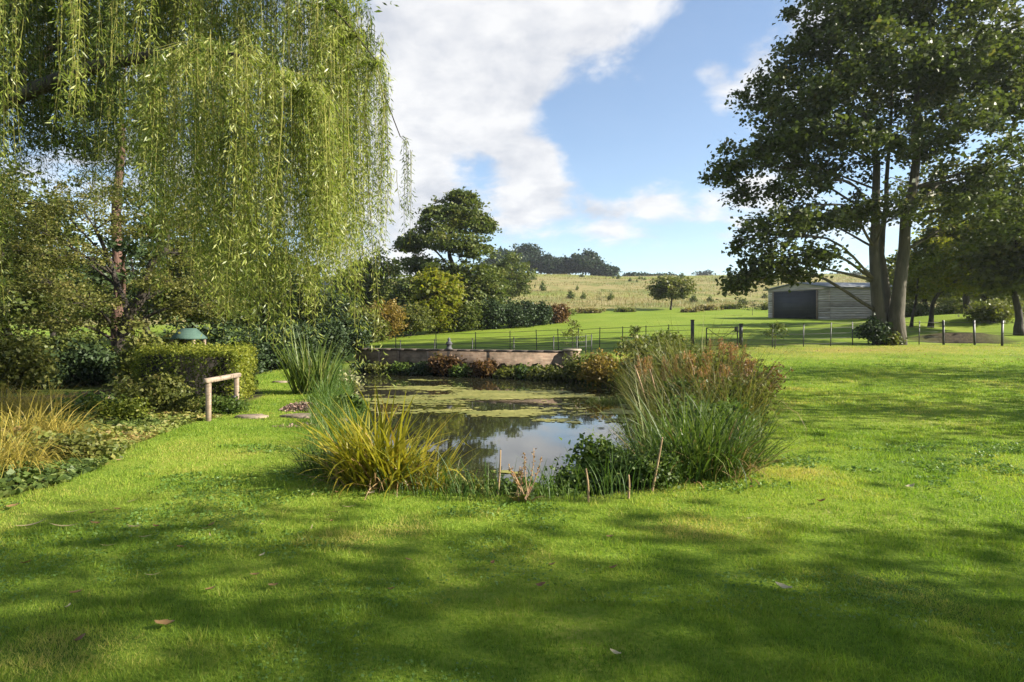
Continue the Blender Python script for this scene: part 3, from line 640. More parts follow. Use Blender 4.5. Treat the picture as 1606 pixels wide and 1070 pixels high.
def willow():
    r = np.random.default_rng(31); b = GD(-150, 13.6)
    t = thing('weeping_willow', 'large weeping willow with long trailing yellow-green strands over the left lawn', 'tree', b)
    st = curve([b-np.array((0,0,.3)), b+np.array((.1,.1,2.5)), b+np.array((.3,.1,5.2)), P(-70,-80,13.5), P(40,-260,13.6)], 20)
    mk('trunk', [tube(st, np.linspace(.55,.16,len(st)), 12)], M_barkd, t, smooth=True)
    # boughs: arching limbs that carry the strands
    boughs = []
    def bough(pts, r0): boughs.append((curve(pts, 20), r0))
    k = st[9]
    bough([st[11], P(120,115,11.5), P(215,92,10.2), P(300,78,9.3), P(400,95,9.0), P(470,140,9.0)], .17)
    bough([st[14], P(130,-80,12.5), P(280,-150,11.8), P(420,-90,11), P(520,10,10.6), P(590,95,10.5)], .16)
    bough([st[14], P(200,-160,14), P(380,-160,13.6), P(500,-40,13.2), P(585,110,13), P(628,215,13)], .15)
    bough([st[13], P(70,-90,11.5), P(150,-130,10), P(230,-120,9), P(300,-60,8.7)], .14)
    bough([st[12], P(0,-60,12), P(-40,-110,10.5), P(10,-100,9.5), P(60,-40,9)], .13)
    bough([st[13], P(160,-60,17), P(270,-90,17.6), P(380,-20,17.8), P(470,70,18)], .14)
    bough([st[10], P(100,60,16), P(190,40,17), P(300,60,17), P(400,120,17)], .12)
    for c, r0 in boughs: mk('limb', [tube(c, .010+r0*(1-np.linspace(0,1,len(c)))**1.6, 8)], M_barkd, t, smooth=True)
    # strands: (anchor, length)
    S = []
    def nearest_branch(p):
        return min((np.linalg.norm(c[i]-p), tuple(c[i])) for c, _ in boughs for i in range(6, len(c), 2))
    def layer(n, x0, x1, D0, D1, top, bot, jt, jb, dens=None):
        got = 0
        while got < n:
            x = r.uniform(x0, x1)
            if dens is not None and r.random() > dens(x): continue
            # strands grow in tresses: several start close together
            D = r.uniform(D0, D1); yt = np.interp(x, *top)+r.normal()*jt; m = r.integers(3, 10); yb0 = np.interp(x, *bot)+r.normal()*jb; tt = .40+.15*r.normal()
            for q in range(m):
                xx = x+r.normal()*6; dd = D+r.normal()*.07; yb = yb0-abs(r.normal())*jb*1.0
                if yb < yt+25: continue
                S.append((P(xx, yt+r.normal()*8, dd), (yb-yt)/FPX*dd, tt)); got += 1
    # front bright mass
    layer(300, 222, 545, 8.2, 9.8, ([222,240,300,380,450,500,545],[150,112,85,88,105,140,175]), ([222,250,262,300,350,400,470,500,545],[300,400,450,380,480,430,450,410,380]), 14, 50)
    layer(130, 320, 540, 9.0, 11, ([320,540],[170,250]), ([320,440,480,540],[490,505,500,440]), 40, 30)
    layer(170, 430, 630, 9.8, 11.5, ([430,520,560,600,630],[60,60,85,150,220]), ([430,520,560,600,620,630],[470,450,430,390,360,335]), 35, 45)
    # upper curtains, tops above the frame
    layer(300, 200, 560, 10.2, 13, ([200,420,500,560],[-150,-110,-30,40]), ([200,300,400,500,560],[330,330,400,330,230]), 30, 70)
    layer(110, -90, 240, 8.6, 11, ([-90,0,100,240],[-150,-150,-140,-130]), ([-90,0,60,130,200,240],[290,280,200,240,250,250]), 25, 60)
    layer(190, -150, 330, 11, 15, ([-150,330],[-170,-170]), ([-150,0,100,200,330],[300,290,280,300,330]), 30, 45)
    layer(240, 300, 610, 12, 15.5, ([300,420,520,610],[-60,-60,20,160]), ([300,400,480,560,610],[420,480,470,440,410]), 30, 45)
    layer(70, 505, 612, 10.2, 13, ([505,560,612],[-20,40,90]), ([505,560,612],[150,170,170]), 20, 35)
    layer(300, -120, 420, 13.5, 18, ([-120,420],[-150,-60]), ([-120,100,200,420],[240,250,300,400]), 50, 50)
    # single long trailers
    for x, yt, yb, D in ((350,150,528,9.2),(345,160,515,9.3),(382,130,520,9.3),(431,140,536,9.4),(438,150,520,9.4),(434,170,528,9.5),(462,160,548,10),(470,150,530,10),(497,160,505,10.2),(503,150,520,10.2),(570,140,606,10.6),(573,150,560,10.7),(566,160,540,10.7),
                         (258,110,478,8.8),(262,120,470,8.8),(250,120,440,8.8),(307,110,488,9),(311,110,470,9),(5,-120,505,8.8),(9,-120,470,8.8),(2,-120,530,8.9),(640,225,395,13),(634,215,372,13),(637,215,340,13),(612,110,158,10.4),(640,240,350,12.9)):
        for q in range(2): S.append((P(x+r.normal()*2,yt+r.normal()*10,D), (yb-abs(r.normal())*25*q-yt)/FPX*D, .5))
    layer(260, -150, 260, 14, 17.5, ([-150,260],[-150,-120]), ([-150,0,60,100,260],[300,300,270,280,310]), 60, 30)
    tw, LC, LA, LT = [], [], [], []
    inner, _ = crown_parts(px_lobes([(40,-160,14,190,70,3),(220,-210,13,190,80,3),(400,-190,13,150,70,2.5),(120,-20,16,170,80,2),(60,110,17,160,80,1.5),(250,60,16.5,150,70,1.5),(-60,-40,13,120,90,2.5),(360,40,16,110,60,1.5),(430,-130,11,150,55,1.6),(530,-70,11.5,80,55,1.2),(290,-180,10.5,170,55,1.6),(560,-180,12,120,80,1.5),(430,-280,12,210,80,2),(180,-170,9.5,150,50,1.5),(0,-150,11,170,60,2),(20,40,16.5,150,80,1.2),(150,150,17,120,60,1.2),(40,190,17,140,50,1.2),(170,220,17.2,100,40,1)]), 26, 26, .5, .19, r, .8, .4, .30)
    mk('inner_canopy', [(inner[0], inner[1], inner[2]*.55)], M_willow, t, stuff=True)  # tint lowered to put the crown's interior shade into the leaves
    for a, ln, tt in S:
        n = max(4, int(ln/.45)); s = np.linspace(0,1,n+1)
        sway = r.normal(size=2)*.13; ph = r.random()*6
        pth = np.column_stack([a[0]+sway[0]*s**1.5*min(ln,4)*.35+.04*np.sin(s*5+ph)*s, a[1]+sway[1]*s*min(ln,4)*.35+.04*np.cos(s*4+ph)*s, a[2]-ln*s])
        dist, c = nearest_branch(a) if r.random() < .5 else (9, None)
        if dist < 2.6:
            c = np.array(c); con = curve([c, (c+a)/2+np.array((0,0,.14*dist)), a], 6)[:-1]; pth = np.vstack([con, pth]); n = len(pth)-1; sg = np.r_[0, np.cumsum(np.linalg.norm(np.diff(pth,axis=0),axis=1))]; ln = sg[-1]; s = sg/ln
        ra = r.random()*6.28; rs = np.array((math.cos(ra), math.sin(ra), 0))*np.linspace(.006,.002,n+1)[:,None]; ii = np.arange(n)*2
        tw.append((np.stack([pth-rs, pth+rs], 1).reshape(-1,3), np.stack([ii,ii+1,ii+3,ii+2],-1), .5))
        tl = tt+r.normal()*.06+(.16 if a[1] < 11.2 and a[0] > -6 else -.02)-(.26 if a[1] > 12.4 else 0)  # front strands lightened, deep ones darkened: sun and inner shade painted in
        m = int(ln*23)+2; u = r.random(m); q = np.column_stack([np.interp(u, s, pth[:,i]) for i in range(3)])
        # short side shoots give tresses some width
        az_ = r.random(m)*2*np.pi; o = np.stack([np.cos(az_), np.sin(az_), 0*az_], -1)
        dwn = r.uniform(.5,1.6,m)[:,None]; ax = norm(o-np.array((0,0,1.))*dwn)
        LC.append(q+ax*.05+o*(r.random((m,1))**2)*.09); LA.append(ax); LT.append(np.full(m, tl))
    LC, LA, LT = map(np.concatenate, (LC, LA, LT))
    print('willow strands', len(S), 'leaves', len(LC))
    mk('hanging_twigs', tw, M_twig, t, stuff=True)
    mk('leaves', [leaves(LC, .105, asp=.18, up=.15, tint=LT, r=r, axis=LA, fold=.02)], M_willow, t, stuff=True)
    return t
willow()

# left background: thicket behind the garden
def hawthorn():
    b = GD(178, 19.5); D = 19.5
    st = [([b, P(196,515,D), P(225,455,D), P(238,410,D-.2), P(262,390,D-.3)], .24, .07), ([b+np.array((.15,.2,0)), P(205,520,D+.3), P(180,430,D+.6), P(150,360,D+.8)], .16, .05)]
    L = [(60,360,19,55,32),(120,320,20,60,36),(110,400,18.5,60,26),(60,440,18,60,30),(130,470,17.8,60,26),(200,350,20,55,36),(260,350,20.5,55,34),(300,400,20,50,28),(250,440,18.6,45,22),(330,440,20,45,26),
         (170,300,21.5,60,30),(30,400,20,50,40),(90,505,18,50,20),(190,505,19.4,40,18),(320,480,20.5,50,20),(280,300,22,50,34),(30,320,22,60,40)]
    tree('hawthorn_tree', 'dark gnarled spreading tree with low horizontal branches under the willow', 'tree', st, px_lobes(L), M_thorn, M_barkd, nclump=84, nleaf=40, rc=.27, size=.085, seed=41, flat=.5, twigs=9, lo=.1)
hawthorn()
b_ = GD(185, 27)
tree('pine_tree', 'tall tree with a bare red-brown trunk behind the gnarled dark tree', 'tree', [([b_, P(186,450,27), P(184,350,27), P(190,200,27)], .27, .16)],
     px_lobes([(200,385,24,34,18),(160,430,23,40,16),(180,300,26.5,60,24),(150,230,27,80,40),(230,180,28,80,50),(120,150,27,90,50),(200,90,27,90,60)]), M_dark, M_barkr, nclump=30, nleaf=30, rc=.5, size=.2, seed=43, near=True)
for i, (px, D, top, hw, lm, lab) in enumerate([
    (20, 26, 250, 85, M_oak, 'broad green tree at the far left behind the thicket'),
    (300, 30, 290, 75, M_olive, 'olive green tree just right of the red-brown trunk'),
    (395, 33, 330, 65, M_oak, 'mid green tree behind the longest willow strands'),
    (455, 40, 400, 50, M_olive, 'small olive tree left of the pale house'),
    (90, 38, 300, 90, M_oak, 'tall tree far behind the red-brown trunk'),
    (-90, 22, 260, 120, M_oak, 'dense tree on the far left edge of the garden'),
    (235, 42, 330, 80, M_dark, 'dark tree deep in the left background wood'),
    (340, 46, 400, 80, M_oak, 'low bushy tree in the far hedge behind the willow'), (150, 46, 390, 90, M_olive, 'low olive tree in the far hedge behind the gnarled tree'), (10, 44, 380, 90, M_oak, 'low green tree in the far hedge at the left'), (430, 52, 430, 60, M_dark, 'dark low tree in the far hedge left of the pale house'), (520, 50, 455, 40, M_dark, 'dark low tree in front of the pale house')]):
    auto_tree('thicket_tree', lab, px, D, top, hw, lm, M_barkd, 50+i, nl=13, nclump=40, nleaf=28, size=.18, rc=.5, bottom=.0)
for i, (px, D, rx, h, lm, lab) in enumerate([
    (30, 16.5, 1.1, 1.7, M_olive, 'leafy olive bush in front of the left edge thicket'),
    (150, 18.6, 1.5, 1.2, M_dark, 'low dark bush at the foot of the gnarled tree'),
    (250, 17.2, .9, 1.6, M_olive, 'rounded yellowish bush beside the green-roofed shelter'),
    (345, 22, 1.6, 1.9, M_dark, 'dark bush behind the clipped hedge'),
    (420, 25, 1.6, 2.0, M_dark, 'dark evergreen bush closing the end of the grass path'),
    (480, 26, 1.6, 2.0, M_dark, 'dark evergreen bush left of the brick wall end'),
    (535, 28.6, 1.5, 2.2, M_dark, 'glossy dark evergreen bush touching the brick wall end'),
    (95, 24, 2.2, 2.4, M_oak, 'wide green bush behind the timber post')]):
    shrub('evergreen_bush', lab, GD(px, D), (rx, rx*.7), h, lm, 70+i, nl=10, nclump=34, nleaf=30, size=.12, rc=.30)

# beyond the fence: mid-distance trees and hedgerow
def mid_tree():
    D = 60; b = GD(712, D)
    L = [(715,325,60,38,26),(690,345,59,34,24),(745,345,60,28,26),(660,375,60,32,20),(700,380,57.5,40,22),(745,390,58,36,24),(655,415,60,26,20),(690,425,57,42,22),(740,430,57,42,24),(770,440,60,26,22),(720,460,58,48,20),(675,455,60,36,20),(640,385,60.5,18,14),(715,350,63,40,36),(760,355,60.5,14,16),(725,308,60,18,12)]
    tree('field_oak', 'big rounded oak-like tree standing beyond the pond wall', 'tree', [([b, P(713,440,D), P(705,390,D), P(712,330,D)], .45, .08)], px_lobes(L), M_oak, M_barkd, nclump=165, nleaf=36, rc=.6, size=.30, seed=81, twigs=8, near=False)
mid_tree()
for i, (px, D, top, hw, lm, lab, f) in enumerate([
    (585, 66, 392, 48, M_oak, 'rounded green tree left of the big field tree', .42), (555, 62, 415, 35, M_olive, 'lower olive tree beside the pale house', .42),
    (688, 50, 420, 34, M_yel, 'bright yellow-green young tree in front of the big field tree', .36), (640, 56, 440, 34, M_oak, 'bushy green tree in the hedgerow left of the bright young tree', .42),
    (760, 58, 440, 30, M_oak, 'bushy tree at the right foot of the big field tree', .42), (800, 85, 405, 34, M_oak, 'tree between the big field tree and the hill wood', .42)]):
    auto_tree('hedgerow_tree', lab, px, D, top, hw, lm, M_barkd, 90+i, nl=12, nclump=40, nleaf=26, size=.28, rc=.6, bottom=.05, f=f)
for i, (px, D, rx, h, lm, lab) in enumerate([
    (600, 44, 1.7, 2.9, M_orange, 'tall orange-brown autumn bush at the left end of the paddock hedge'), (570, 42, 1.6, 2.5, M_olive, 'olive bush left of the orange-brown bush'),
    (645, 47, 1.9, 2.8, M_olive, 'olive hedge bush right of the orange-brown bush'), (690, 49, 1.6, 2.2, M_yel, 'yellowish bush under the bright young tree'),
    (730, 50, 1.8, 2.6, M_oak, 'green hedge bush in front of the big field tree'), (765, 51, 1.8, 2.6, M_dark, 'dark green hedge bush right of the big field tree'),
    (805, 52, 1.7, 2.3, M_dark, 'dark rounded hedge bush before the end of the hedge'), (840, 53.5, 1.5, 2.2, M_dark, 'dark bush at the hedge end by the meadow'), (872, 55, .9, 1.8, M_rust, 'small russet bush at the tip of the paddock hedge')]):
    shrub('hedge_bush', lab, GD(px, D), (rx, rx*.8), h, lm, 110+i, nl=11, nclump=34, nleaf=26, size=.18, rc=.4)
# hill wood, round thorn, far trees
for i, (px, D, top, hw) in enumerate([(795,232,392,26),(828,240,382,27),(858,236,398,14),(880,238,403,22),(918,235,393,26),(948,236,418,18),(775,225,405,24)]):
    auto_tree('hill_tree', ['dark rounded tree at the left of the hilltop wood','tallest domed tree in the hilltop wood','narrow pointed tree in the middle of the hilltop wood','low tree between the two domed hilltop trees','broad domed tree near the right of the hilltop wood','last low tree at the right end of the hilltop wood','hilltop tree half hidden by the big field tree'][i],
              px, D, top, hw, M_far, M_barkd, 130+i, nl=13, nclump=40, nleaf=20, size=.8, rc=1.5, bottom=.0)
for i, (px, D, top, hw) in enumerate([(1000,250,432,26),(1040,262,434,24),(1105,330,424,16),(1135,330,432,14),(1345,300,425,40),(1290,310,430,40),(1180,320,432,30)]):
    auto_tree('far_tree', ['long low hedge tree on the hill crest beside the wood','thin crest tree above the round thorn bush','pale distant tree left of the far hedges','small distant tree right of the pale distant one','distant tree seen behind the barn roof','distant tree between the big stems and the barn','low distant hedge tree above the barn door'][i],
              px, D, top, hw, M_far, M_barkd, 140+i, nl=8, nclump=18, nleaf=14, size=.9, rc=1.6, bottom=.0)
t_ = auto_tree('thorn_bush', 'round olive thorn tree standing alone on the meadow edge', 1052, 76, 430, 34, M_olive, M_barkd, 151, nl=12, nclump=26, nleaf=26, size=.26, rc=.5, bottom=.14, near=True)
# right of the big tree
b_ = GD(1459, 37)
tree('crab_apple_tree', 'leaning yellow-green tree between the big stems and the earth bank', 'tree', [([b_, P(1466,470,37), P(1500,440,37), P(1530,415,37)], .14, .05), ([b_+np.array((-1.0,.3,0)), P(1438,460,37.3), P(1440,420,37.5)], .09, .04)],
     px_lobes([(1450,420,37,36,26),(1490,400,37,44,30),(1535,395,36,46,34),(1500,445,36,50,18),(1560,430,36,46,26),(1470,380,39,40,26),(1580,390,38,44,34),(1430,455,38,26,20)]), M_yel, M_barkd, nclump=130, nleaf=32, rc=.45, size=.18, seed=161, twigs=8)
for i, (px, D, top, hw, lm, lab) in enumerate([(1600,34,300,60,M_olive,'dark-trunked tree at the far right beside the earth bank'),(1545,52,330,70,M_olive,'green tree behind the leaning yellow-green tree'),(1460,58,370,60,M_yel,'bushy tree in the right background behind the stems'),(1650,48,330,80,M_yel,'tall tree on the far right behind the earth bank'),(1410,66,400,46,M_olive,'low tree behind the right end of the barn'),(1520,44,300,60,M_yel,'yellowing tree directly behind the leaning tree'),(1500,75,420,110,M_oak,'long low tree mass at the back of the paddock on the right')]):
    auto_tree('orchard_tree', lab, px, D, top, hw, lm, M_barkd, 170+i, nl=13, nclump=44, nleaf=26, size=.24, rc=.6, bottom=(.10 if i == 0 else .0), near=(i==0))
for i, (px, D, rx, h, lab) in enumerate([(1500,46,2.4,1.6,'low green bush behind the brown earth bank'),(1580,44,2.6,1.8,'wide bush at the right end of the earth bank'),(1435,50,1.8,1.6,'low bush behind the leaning tree'),(1440,62,3.2,4.2,'tall bush closing the gap behind the leaning tree'),(1500,64,3.4,4.4,'tall dense bush behind the trees by the earth bank'),(1560,60,3.4,4.4,'tall bush behind the earth bank on the right'),(1620,56,3.4,4.6,'tall bush at the far right behind the fence'),(1560,38,1.6,1.3,'small bush beside the brown earth bank')]):
    shrub('bank_bush', lab, GD(px, D), (rx, rx*.6), h, (M_oak,M_olive)[i%2], 180+i, nl=9, nclump=26, size=.18 if h > 3 else .15, rc=.4)
# trees out of view to the right, whose shade falls across the lawn
def shade_tree(x, y, H, w, label, seed, bottom=.12):
    z = g1(x, y); r = np.random.default_rng(seed); b = np.array((x,y,z))
    t = thing('garden_tree', label, 'tree', b); p = curve([b-np.array((0,0,.2)), b+np.array((.2,.1,H*.4)), b+np.array((-.2,.1,H*.85))], 12); mk('trunk', [tube(p, np.linspace(.34,.04,len(p)), 9)], M_barkd, t, smooth=True)
    c = b+np.array((0,0,H*(1+bottom)/2)); rad = np.array((w,w,H*(1-bottom)/2)); part, cl = crown_parts([(*c, *rad)], int(15*w*w*H/10), 28, .95, .20, r, .9, .7, .75, .36)
    for k in range(min(12, len(cl[0]))):
        q = cl[0][k]; i = int(np.clip((q[2]-z)/H*.8*len(p), 2, len(p)-2)); mk('limb', [tube(curve([p[i], (p[i]+q)/2+np.array((0,0,.3)), q], 6), np.linspace(.08,.015,7), 5)], M_barkd, t, smooth=True)
    mk('crown', [part], M_oak, t, stuff=True)
SHADE = [(13.5,-.95,12.0,4.2),(19.5,-2.6,12.5,4.2),(9.5,-5.2,9.5,3.8),(19.5,9.2,9.5,3.3),(25.5,15.2,10,3.5),(16.0,6.6,4.5,1.3),(27,-1.5,12,3.6)]
for i, a in enumerate(SHADE):
    shade_tree(*a, ['tall garden tree out to the right shading the front lawn','second tall garden tree behind the first on the right','garden tree at the back right of the lawn','garden tree beside the side lawn right of the pond','garden tree by the right-hand fence beyond the side lawn','small ornamental tree on the right-hand lawn','tall garden tree furthest out on the right'][i], 190+i)

# ---------------------------------------------------------------- left garden
def hedge():
    base = np.array((-6.9,13.4,g1(-6.9,13.4))); t = thing('clipped_hedge', 'square clipped yellow-green hedge beside the grass path', 'hedge', base); r = np.random.default_rng(301)
    Q = np.array([(-5.75,12.7),(-6.5,15.4),(-9.0,16.2),(-8.5,13.5)]); h0, h1 = .0, 1.18
    V = np.vstack([np.column_stack([Q.mean(0)+(Q-Q.mean(0))*.86, np.full(4, h0)]), np.column_stack([Q.mean(0)+(Q-Q.mean(0))*.86, np.full(4, h1-.14)])])
    mk('hedge_core', [(V, np.array([(0,1,5,4),(1,2,6,5),(2,3,7,6),(3,0,4,7),(4,5,6,7)]), .1)], M_barkd, t)  # solid dark box added inside so the hedge is not see-through
    C, T = [], []
    def face(a, b, n, z0, z1, tint):
        u = r.random(n); z = r.uniform(z0, z1, n); p = a+(b-a)*u[:,None]; nn = np.array(((b-a)[1], -(b-a)[0])); nn = nn/np.linalg.norm(nn)
        lump = .17*(vn1(u*9, z*4, 3)-.5)*2
        p = p-nn*(r.random(n)**2*.22-lump)[:,None]*(1 if np.dot(p.mean(0)-Q.mean(0), nn) > 0 else -1)
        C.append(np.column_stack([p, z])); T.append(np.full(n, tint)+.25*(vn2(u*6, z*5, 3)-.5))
    for i in range(4): face(Q[i], Q[(i+1)%4], 4000, .05, h1, .38 if i in (2,3) else .62)  # lighter right and back, darker front and left: sun and shade painted in
    n = 6500; u, v = r.random(n), r.random(n); p = (Q[0]*(1-u)[:,None]+Q[3]*u[:,None])*(1-v)[:,None]+(Q[1]*(1-u)[:,None]+Q[2]*u[:,None])*v[:,None]
    C.append(np.column_stack([p, h1-.06+.24*(vn1(p[:,0]*2, p[:,1]*2, 3)-.4)+r.normal(size=n)*.035+(r.random(n)**7)*.16])); T.append(np.full(n,.66))  # top leaves tinted lighter, as if sunlit
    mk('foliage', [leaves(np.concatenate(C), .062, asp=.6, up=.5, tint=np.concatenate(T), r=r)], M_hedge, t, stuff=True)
M_hedge = leaf_mat('hedge_leaf', [(.05,.075,.012),(.115,.145,.02),(.21,.23,.028),(.30,.28,.045)], trans=.4)
hedge()
def rail_frame():
    a, b = GP(327,661), GP(371,646); t = thing('timber_rail_frame', 'weathered two-post timber rail standing on the lawn edge by the hedge', 'rail', a)
    h = .68; up = np.array((0,0,1.))
    for p in (a, b): mk('post', [beam(p-up*.2, p+up*h, .075, .075, .008, .55)], M_wood, t)
    d = norm(b-a); mk('top_rail', [beam(a-d*.10+up*(h+.035), b+d*.10+up*(h+.03), .095, .085, .012, .75)], M_wood, t)
    mk('bracket', [box(b+up*.25-d*.09, (.07,.09,.16), 0, .01)], M_iron, t)
rail_frame()
def shelter():
    c = GD(296, 17.6); t = thing('bird_shelter', 'small open shelter with a green hipped roof behind the clipped hedge', 'shelter', c); up = np.array((0,0,1.))
    ze, zr = CAMZ+(HY-530)/FPX*17.6-c[2], CAMZ+(HY-515)/FPX*17.6-c[2]; w = .36
    for sx in (-1,1):
        for sy in (-1,1): mk('post', [box(c+np.array((sx*.3,sy*.3,ze/2)), (.07,.07,ze), 0, .005)], M_wood, t)
    B = np.array([(-w,-w,ze),(w,-w,ze),(w,w,ze),(-w,w,ze)]); Tp = np.array([(-.2,-.05,zr),(.2,-.05,zr),(.2,.05,zr),(-.2,.05,zr)])
    V = np.vstack([B-up*.04, B, Tp])+c
    mk('roof', [(V, np.array([(3,2,1,0),(0,1,5,4),(1,2,6,5),(2,3,7,6),(3,0,4,7),(4,5,9,8),(5,6,10,9),(6,7,11,10),(7,4,8,11),(8,9,10,11)]), None)], M_green_roof, t)
    mk('floor_tray', [box(c+up*(ze-.35), (.7,.7,.05))], M_wood, t)
shelter()
def post_thing(name, label, p, h, w, mat, cat='post', tilt=(0,0)):
    o = mk(name, [beam(p-np.array((0,0,.1)), p+np.array((tilt[0],tilt[1],h)), w, w, w*.12, .6)], mat, org=p); return tag(o, label, cat)
post_thing('timber_post', 'pale timber post standing in the shade under the gnarled dark tree', GD(95,19.0), .78, .09, M_wood)
def log():
    a, b = GP(122,640)+np.array((0,0,.06)), GP(200,630)+np.array((0,0,.08)); o = mk('fallen_log', [tube(curve([a,(a+b)/2+np.array((0,.05,.03)),b],8), np.array([.06,.075,.08,.08,.075,.08,.07,.075,.06]), 9, .8)], M_wood, org=a, smooth=True)
    tag(o, 'pale barkless log lying behind the leafy ground cover', 'log')
log()
def slab(c, sx, sy, rz, label, th=.04, mat=None):
    r = np.random.default_rng(int(abs(c[0])*1000)); k = 10; a = np.arange(k)/k*2*np.pi; rr = 1+r.normal(size=k)*.17
    q = np.column_stack([np.cos(a)*sx*rr/2, np.sin(a)*sy*rr/2]); cs, sn = math.cos(rz), math.sin(rz); q = q @ np.array([[cs,sn],[-sn,cs]])
    V = np.vstack([np.column_stack([q*s, np.full(k,z)]) for s, z in ((1,-.05),(1.0,th*.7),(.92,th),(.02,th+.006))])+np.array(c)
    F = [(l*k+i, l*k+(i+1)%k, (l+1)*k+(i+1)%k, (l+1)*k+i) for l in range(3) for i in range(k)]
    return tag(mk('stone_slab', [(V, np.array(F), .6)], mat or M_stone, org=c), label, 'stone')
slab(GP(478,654), .75, .45, .2, 'flat sandstone slab at the pond edge beside the mulch pile'); slab(GP(520,648), .8, .4, .35, 'long sandstone slab between the mulch pile and the yellow iris')
slab(GP(556,642), .6, .45, .5, 'sandstone slab set into the bank below the dark leafy plant'); slab(GP(395,655), .65, .35, .1, 'flat brown stone lying in the grass beside the timber rail'); slab(GP(440,600), .5, .4, 0, 'small stone on the grass path beside the tall iris')
def chips(name, label, px, py, rx, ry, n, size, mat, seed, h=.05):
    c = GP(px, py); r = np.random.default_rng(seed); q = norm(r.normal(size=(n,2)))*np.sqrt(r.random((n,1))); x = c[0]+q[:,0]*rx; y = c[1]+q[:,1]*ry
    C = np.column_stack([x, y, gz(x,y)+.008+h*(1-(q**2).sum(1))*r.random(n)])
    return tag(mk(name, [leaves(C, size, asp=.6, up=1.2, tint=.5+.2*r.normal(size=n), r=r)], mat, org=c, stuff=True), label, 'mulch')
M_chip = leaf_mat('mulch_chip', [(.10,.055,.04),(.24,.14,.11),(.36,.25,.20),(.46,.36,.30)], trans=0)
chips('mulch_pile', 'pinkish brown heap of mulch behind the sandstone slab', 474, 642, .42, .4, 900, .06, M_chip, 311, .14)
chips('leaf_litter', 'pale leaf litter on the ground near the timber post', 95, 570, 1.3, .9, 1600, .10, M_chip, 312); chips('leaf_litter', 'strip of pale litter between the dark bushes on the left', 75, 592, 1.2, .5, 1100, .09, M_chip, 313)
chips('leaf_litter', 'scatter of brown debris on the lawn left of the yellow iris', 475, 668, .5, .25, 160, .04, M_chip, 314, .01)
for i, (px, py, rx, h, lm, sz, lab) in enumerate([
    (235,652,.75,.75,M_olive,.07,'rounded olive bush at the left foot of the hedge'), (150,600,1.3,.75,M_fresh,.10,'low spreading green bush behind the log'), (205,585,1.1,.9,M_dark,.09,'dark green bush between hedge and gnarled tree'),
    (60,610,.9,.55,M_dark,.09,'low dark bush behind the golden grass'), (265,625,.8,.8,M_olive,.06,'small-leaved bush against the front of the hedge'), (300,650,.6,.35,M_olive,.05,'scrubby growth between the hedge and the timber rail'),
    (345,648,.5,.25,M_fresh,.05,'low weeds inside the timber rail frame'), (175,668,.55,.42,M_hedge,.05,'low rounded yellow-green bush on the lawn edge before the hedge'),(120,665,.6,.45,M_fresh,.06,'rounded fresh green bush between the golden grass and the log'),(110,720,.4,.26,M_olive,.05,'small olive mound at the lawn edge beside the golden grass'),(10,570,1.2,1.0,M_olive,.10,'olive bush at the left edge behind the golden grasses'), (120,560,1.5,.7,M_dark,.1,'dark undergrowth beneath the gnarled tree')]):
    p = GP(px, py); shrub('garden_bush', lab, p, (rx, rx*.7), h, lm, 320+i, nl=8, nclump=24, nleaf=26, size=sz, rc=.17)
def ground_cover():
    r = np.random.default_rng(340); n = 15000; x = r.uniform(-7.6,-4.55,n); y = r.uniform(5.4,11.2,n); sd = poly_sd(x, y, BED)+.25*(vn1(x*2,y*2,3)-.5); k = (sd < .03) & (vn2(x*1.3, y*1.3, 3) > .30); x, y, sd = x[k], y[k], sd[k]
    h = np.clip(-sd*.5,0,1)*.34*vn3(x*1.6, y*1.6, 3)*1.6; z = gz(x,y)+.03+h*r.random(len(x))**.5
    t = vn2(x*.9+9, y*.9, 3)*1.3-.15
    o = mk('ground_cover', [leaves(np.column_stack([x,y,z]), .085, asp=.8, up=1.0, tint=t, r=r)], M_cover, org=(-6,8,0), stuff=True); tag(o, 'leafy green ground cover edging the lawn on the left', 'ground cover')
M_cover = leaf_mat('cover_leaf', [(.035,.06,.018),(.085,.125,.026),(.18,.20,.045),(.28,.19,.07)], trans=.3)
ground_cover()
for i, (px, py, rad, L_, n, lab) in enumerate([(35,700,.55,.85,900,'golden arching ornamental grass spilling at the left edge'),(-25,745,.5,.8,700,'golden grass at the front of the left bed'),(75,655,.45,.75,600,'golden brown grass mound behind the other golden grasses'),(0,650,.5,.8,600,'tall golden grass by the left bushes')]):
    blade_clump('golden_grass', lab, GP(px,py), int(n*1.3), rad*1.1, L_*.85, .012, M_gold, 350+i, lean=1.0, bend=2.1, cat='grass clump')

# ---------------------------------------------------------------- pond plants
def clump(px, py, *a, **k): return blade_clump(k.pop('name','iris_clump'), k.pop('label'), GP(px,py), *a, **k)
blade_clump('yellow_iris_clump', 'large clump of yellowing sword-leaved iris on the near left bank of the pond', np.array((-1.33,6.45,g1(-1.33,6.45))), 560, (.46,.34), .76, .032, M_irisy, 401, lean=.60, bend=.9, lsd=.32, tint=.48, cat='plant')
blade_clump('dead_iris_blades', 'brown dead blades collapsed round the foot of the yellow iris clump', np.array((-1.33,6.40,g1(-1.33,6.40))), 170, (.50,.36), .52, .024, M_stickleaf, 408, lean=1.1, bend=1.3, tint=.5)
blade_clump('dead_sedge_blades', 'straw-brown dead blades tangled through the near right sedge', np.array((2.1,6.9,g1(2.1,6.9))), 240, (.7,.45), .62, .014, M_stickleaf, 409, lean=.9, bend=1.6, lsd=.4, tint=.55)
blade_clump('dead_reed_blades', 'bent straw-coloured dead reeds among the olive reed bed', np.array((3.4,10.8,max(g1(3.4,10.8),WATER))), 260, (.7,1.6), 1.05, .013, M_stickleaf, 410, lean=.6, bend=1.5, lsd=.35, tint=.6)
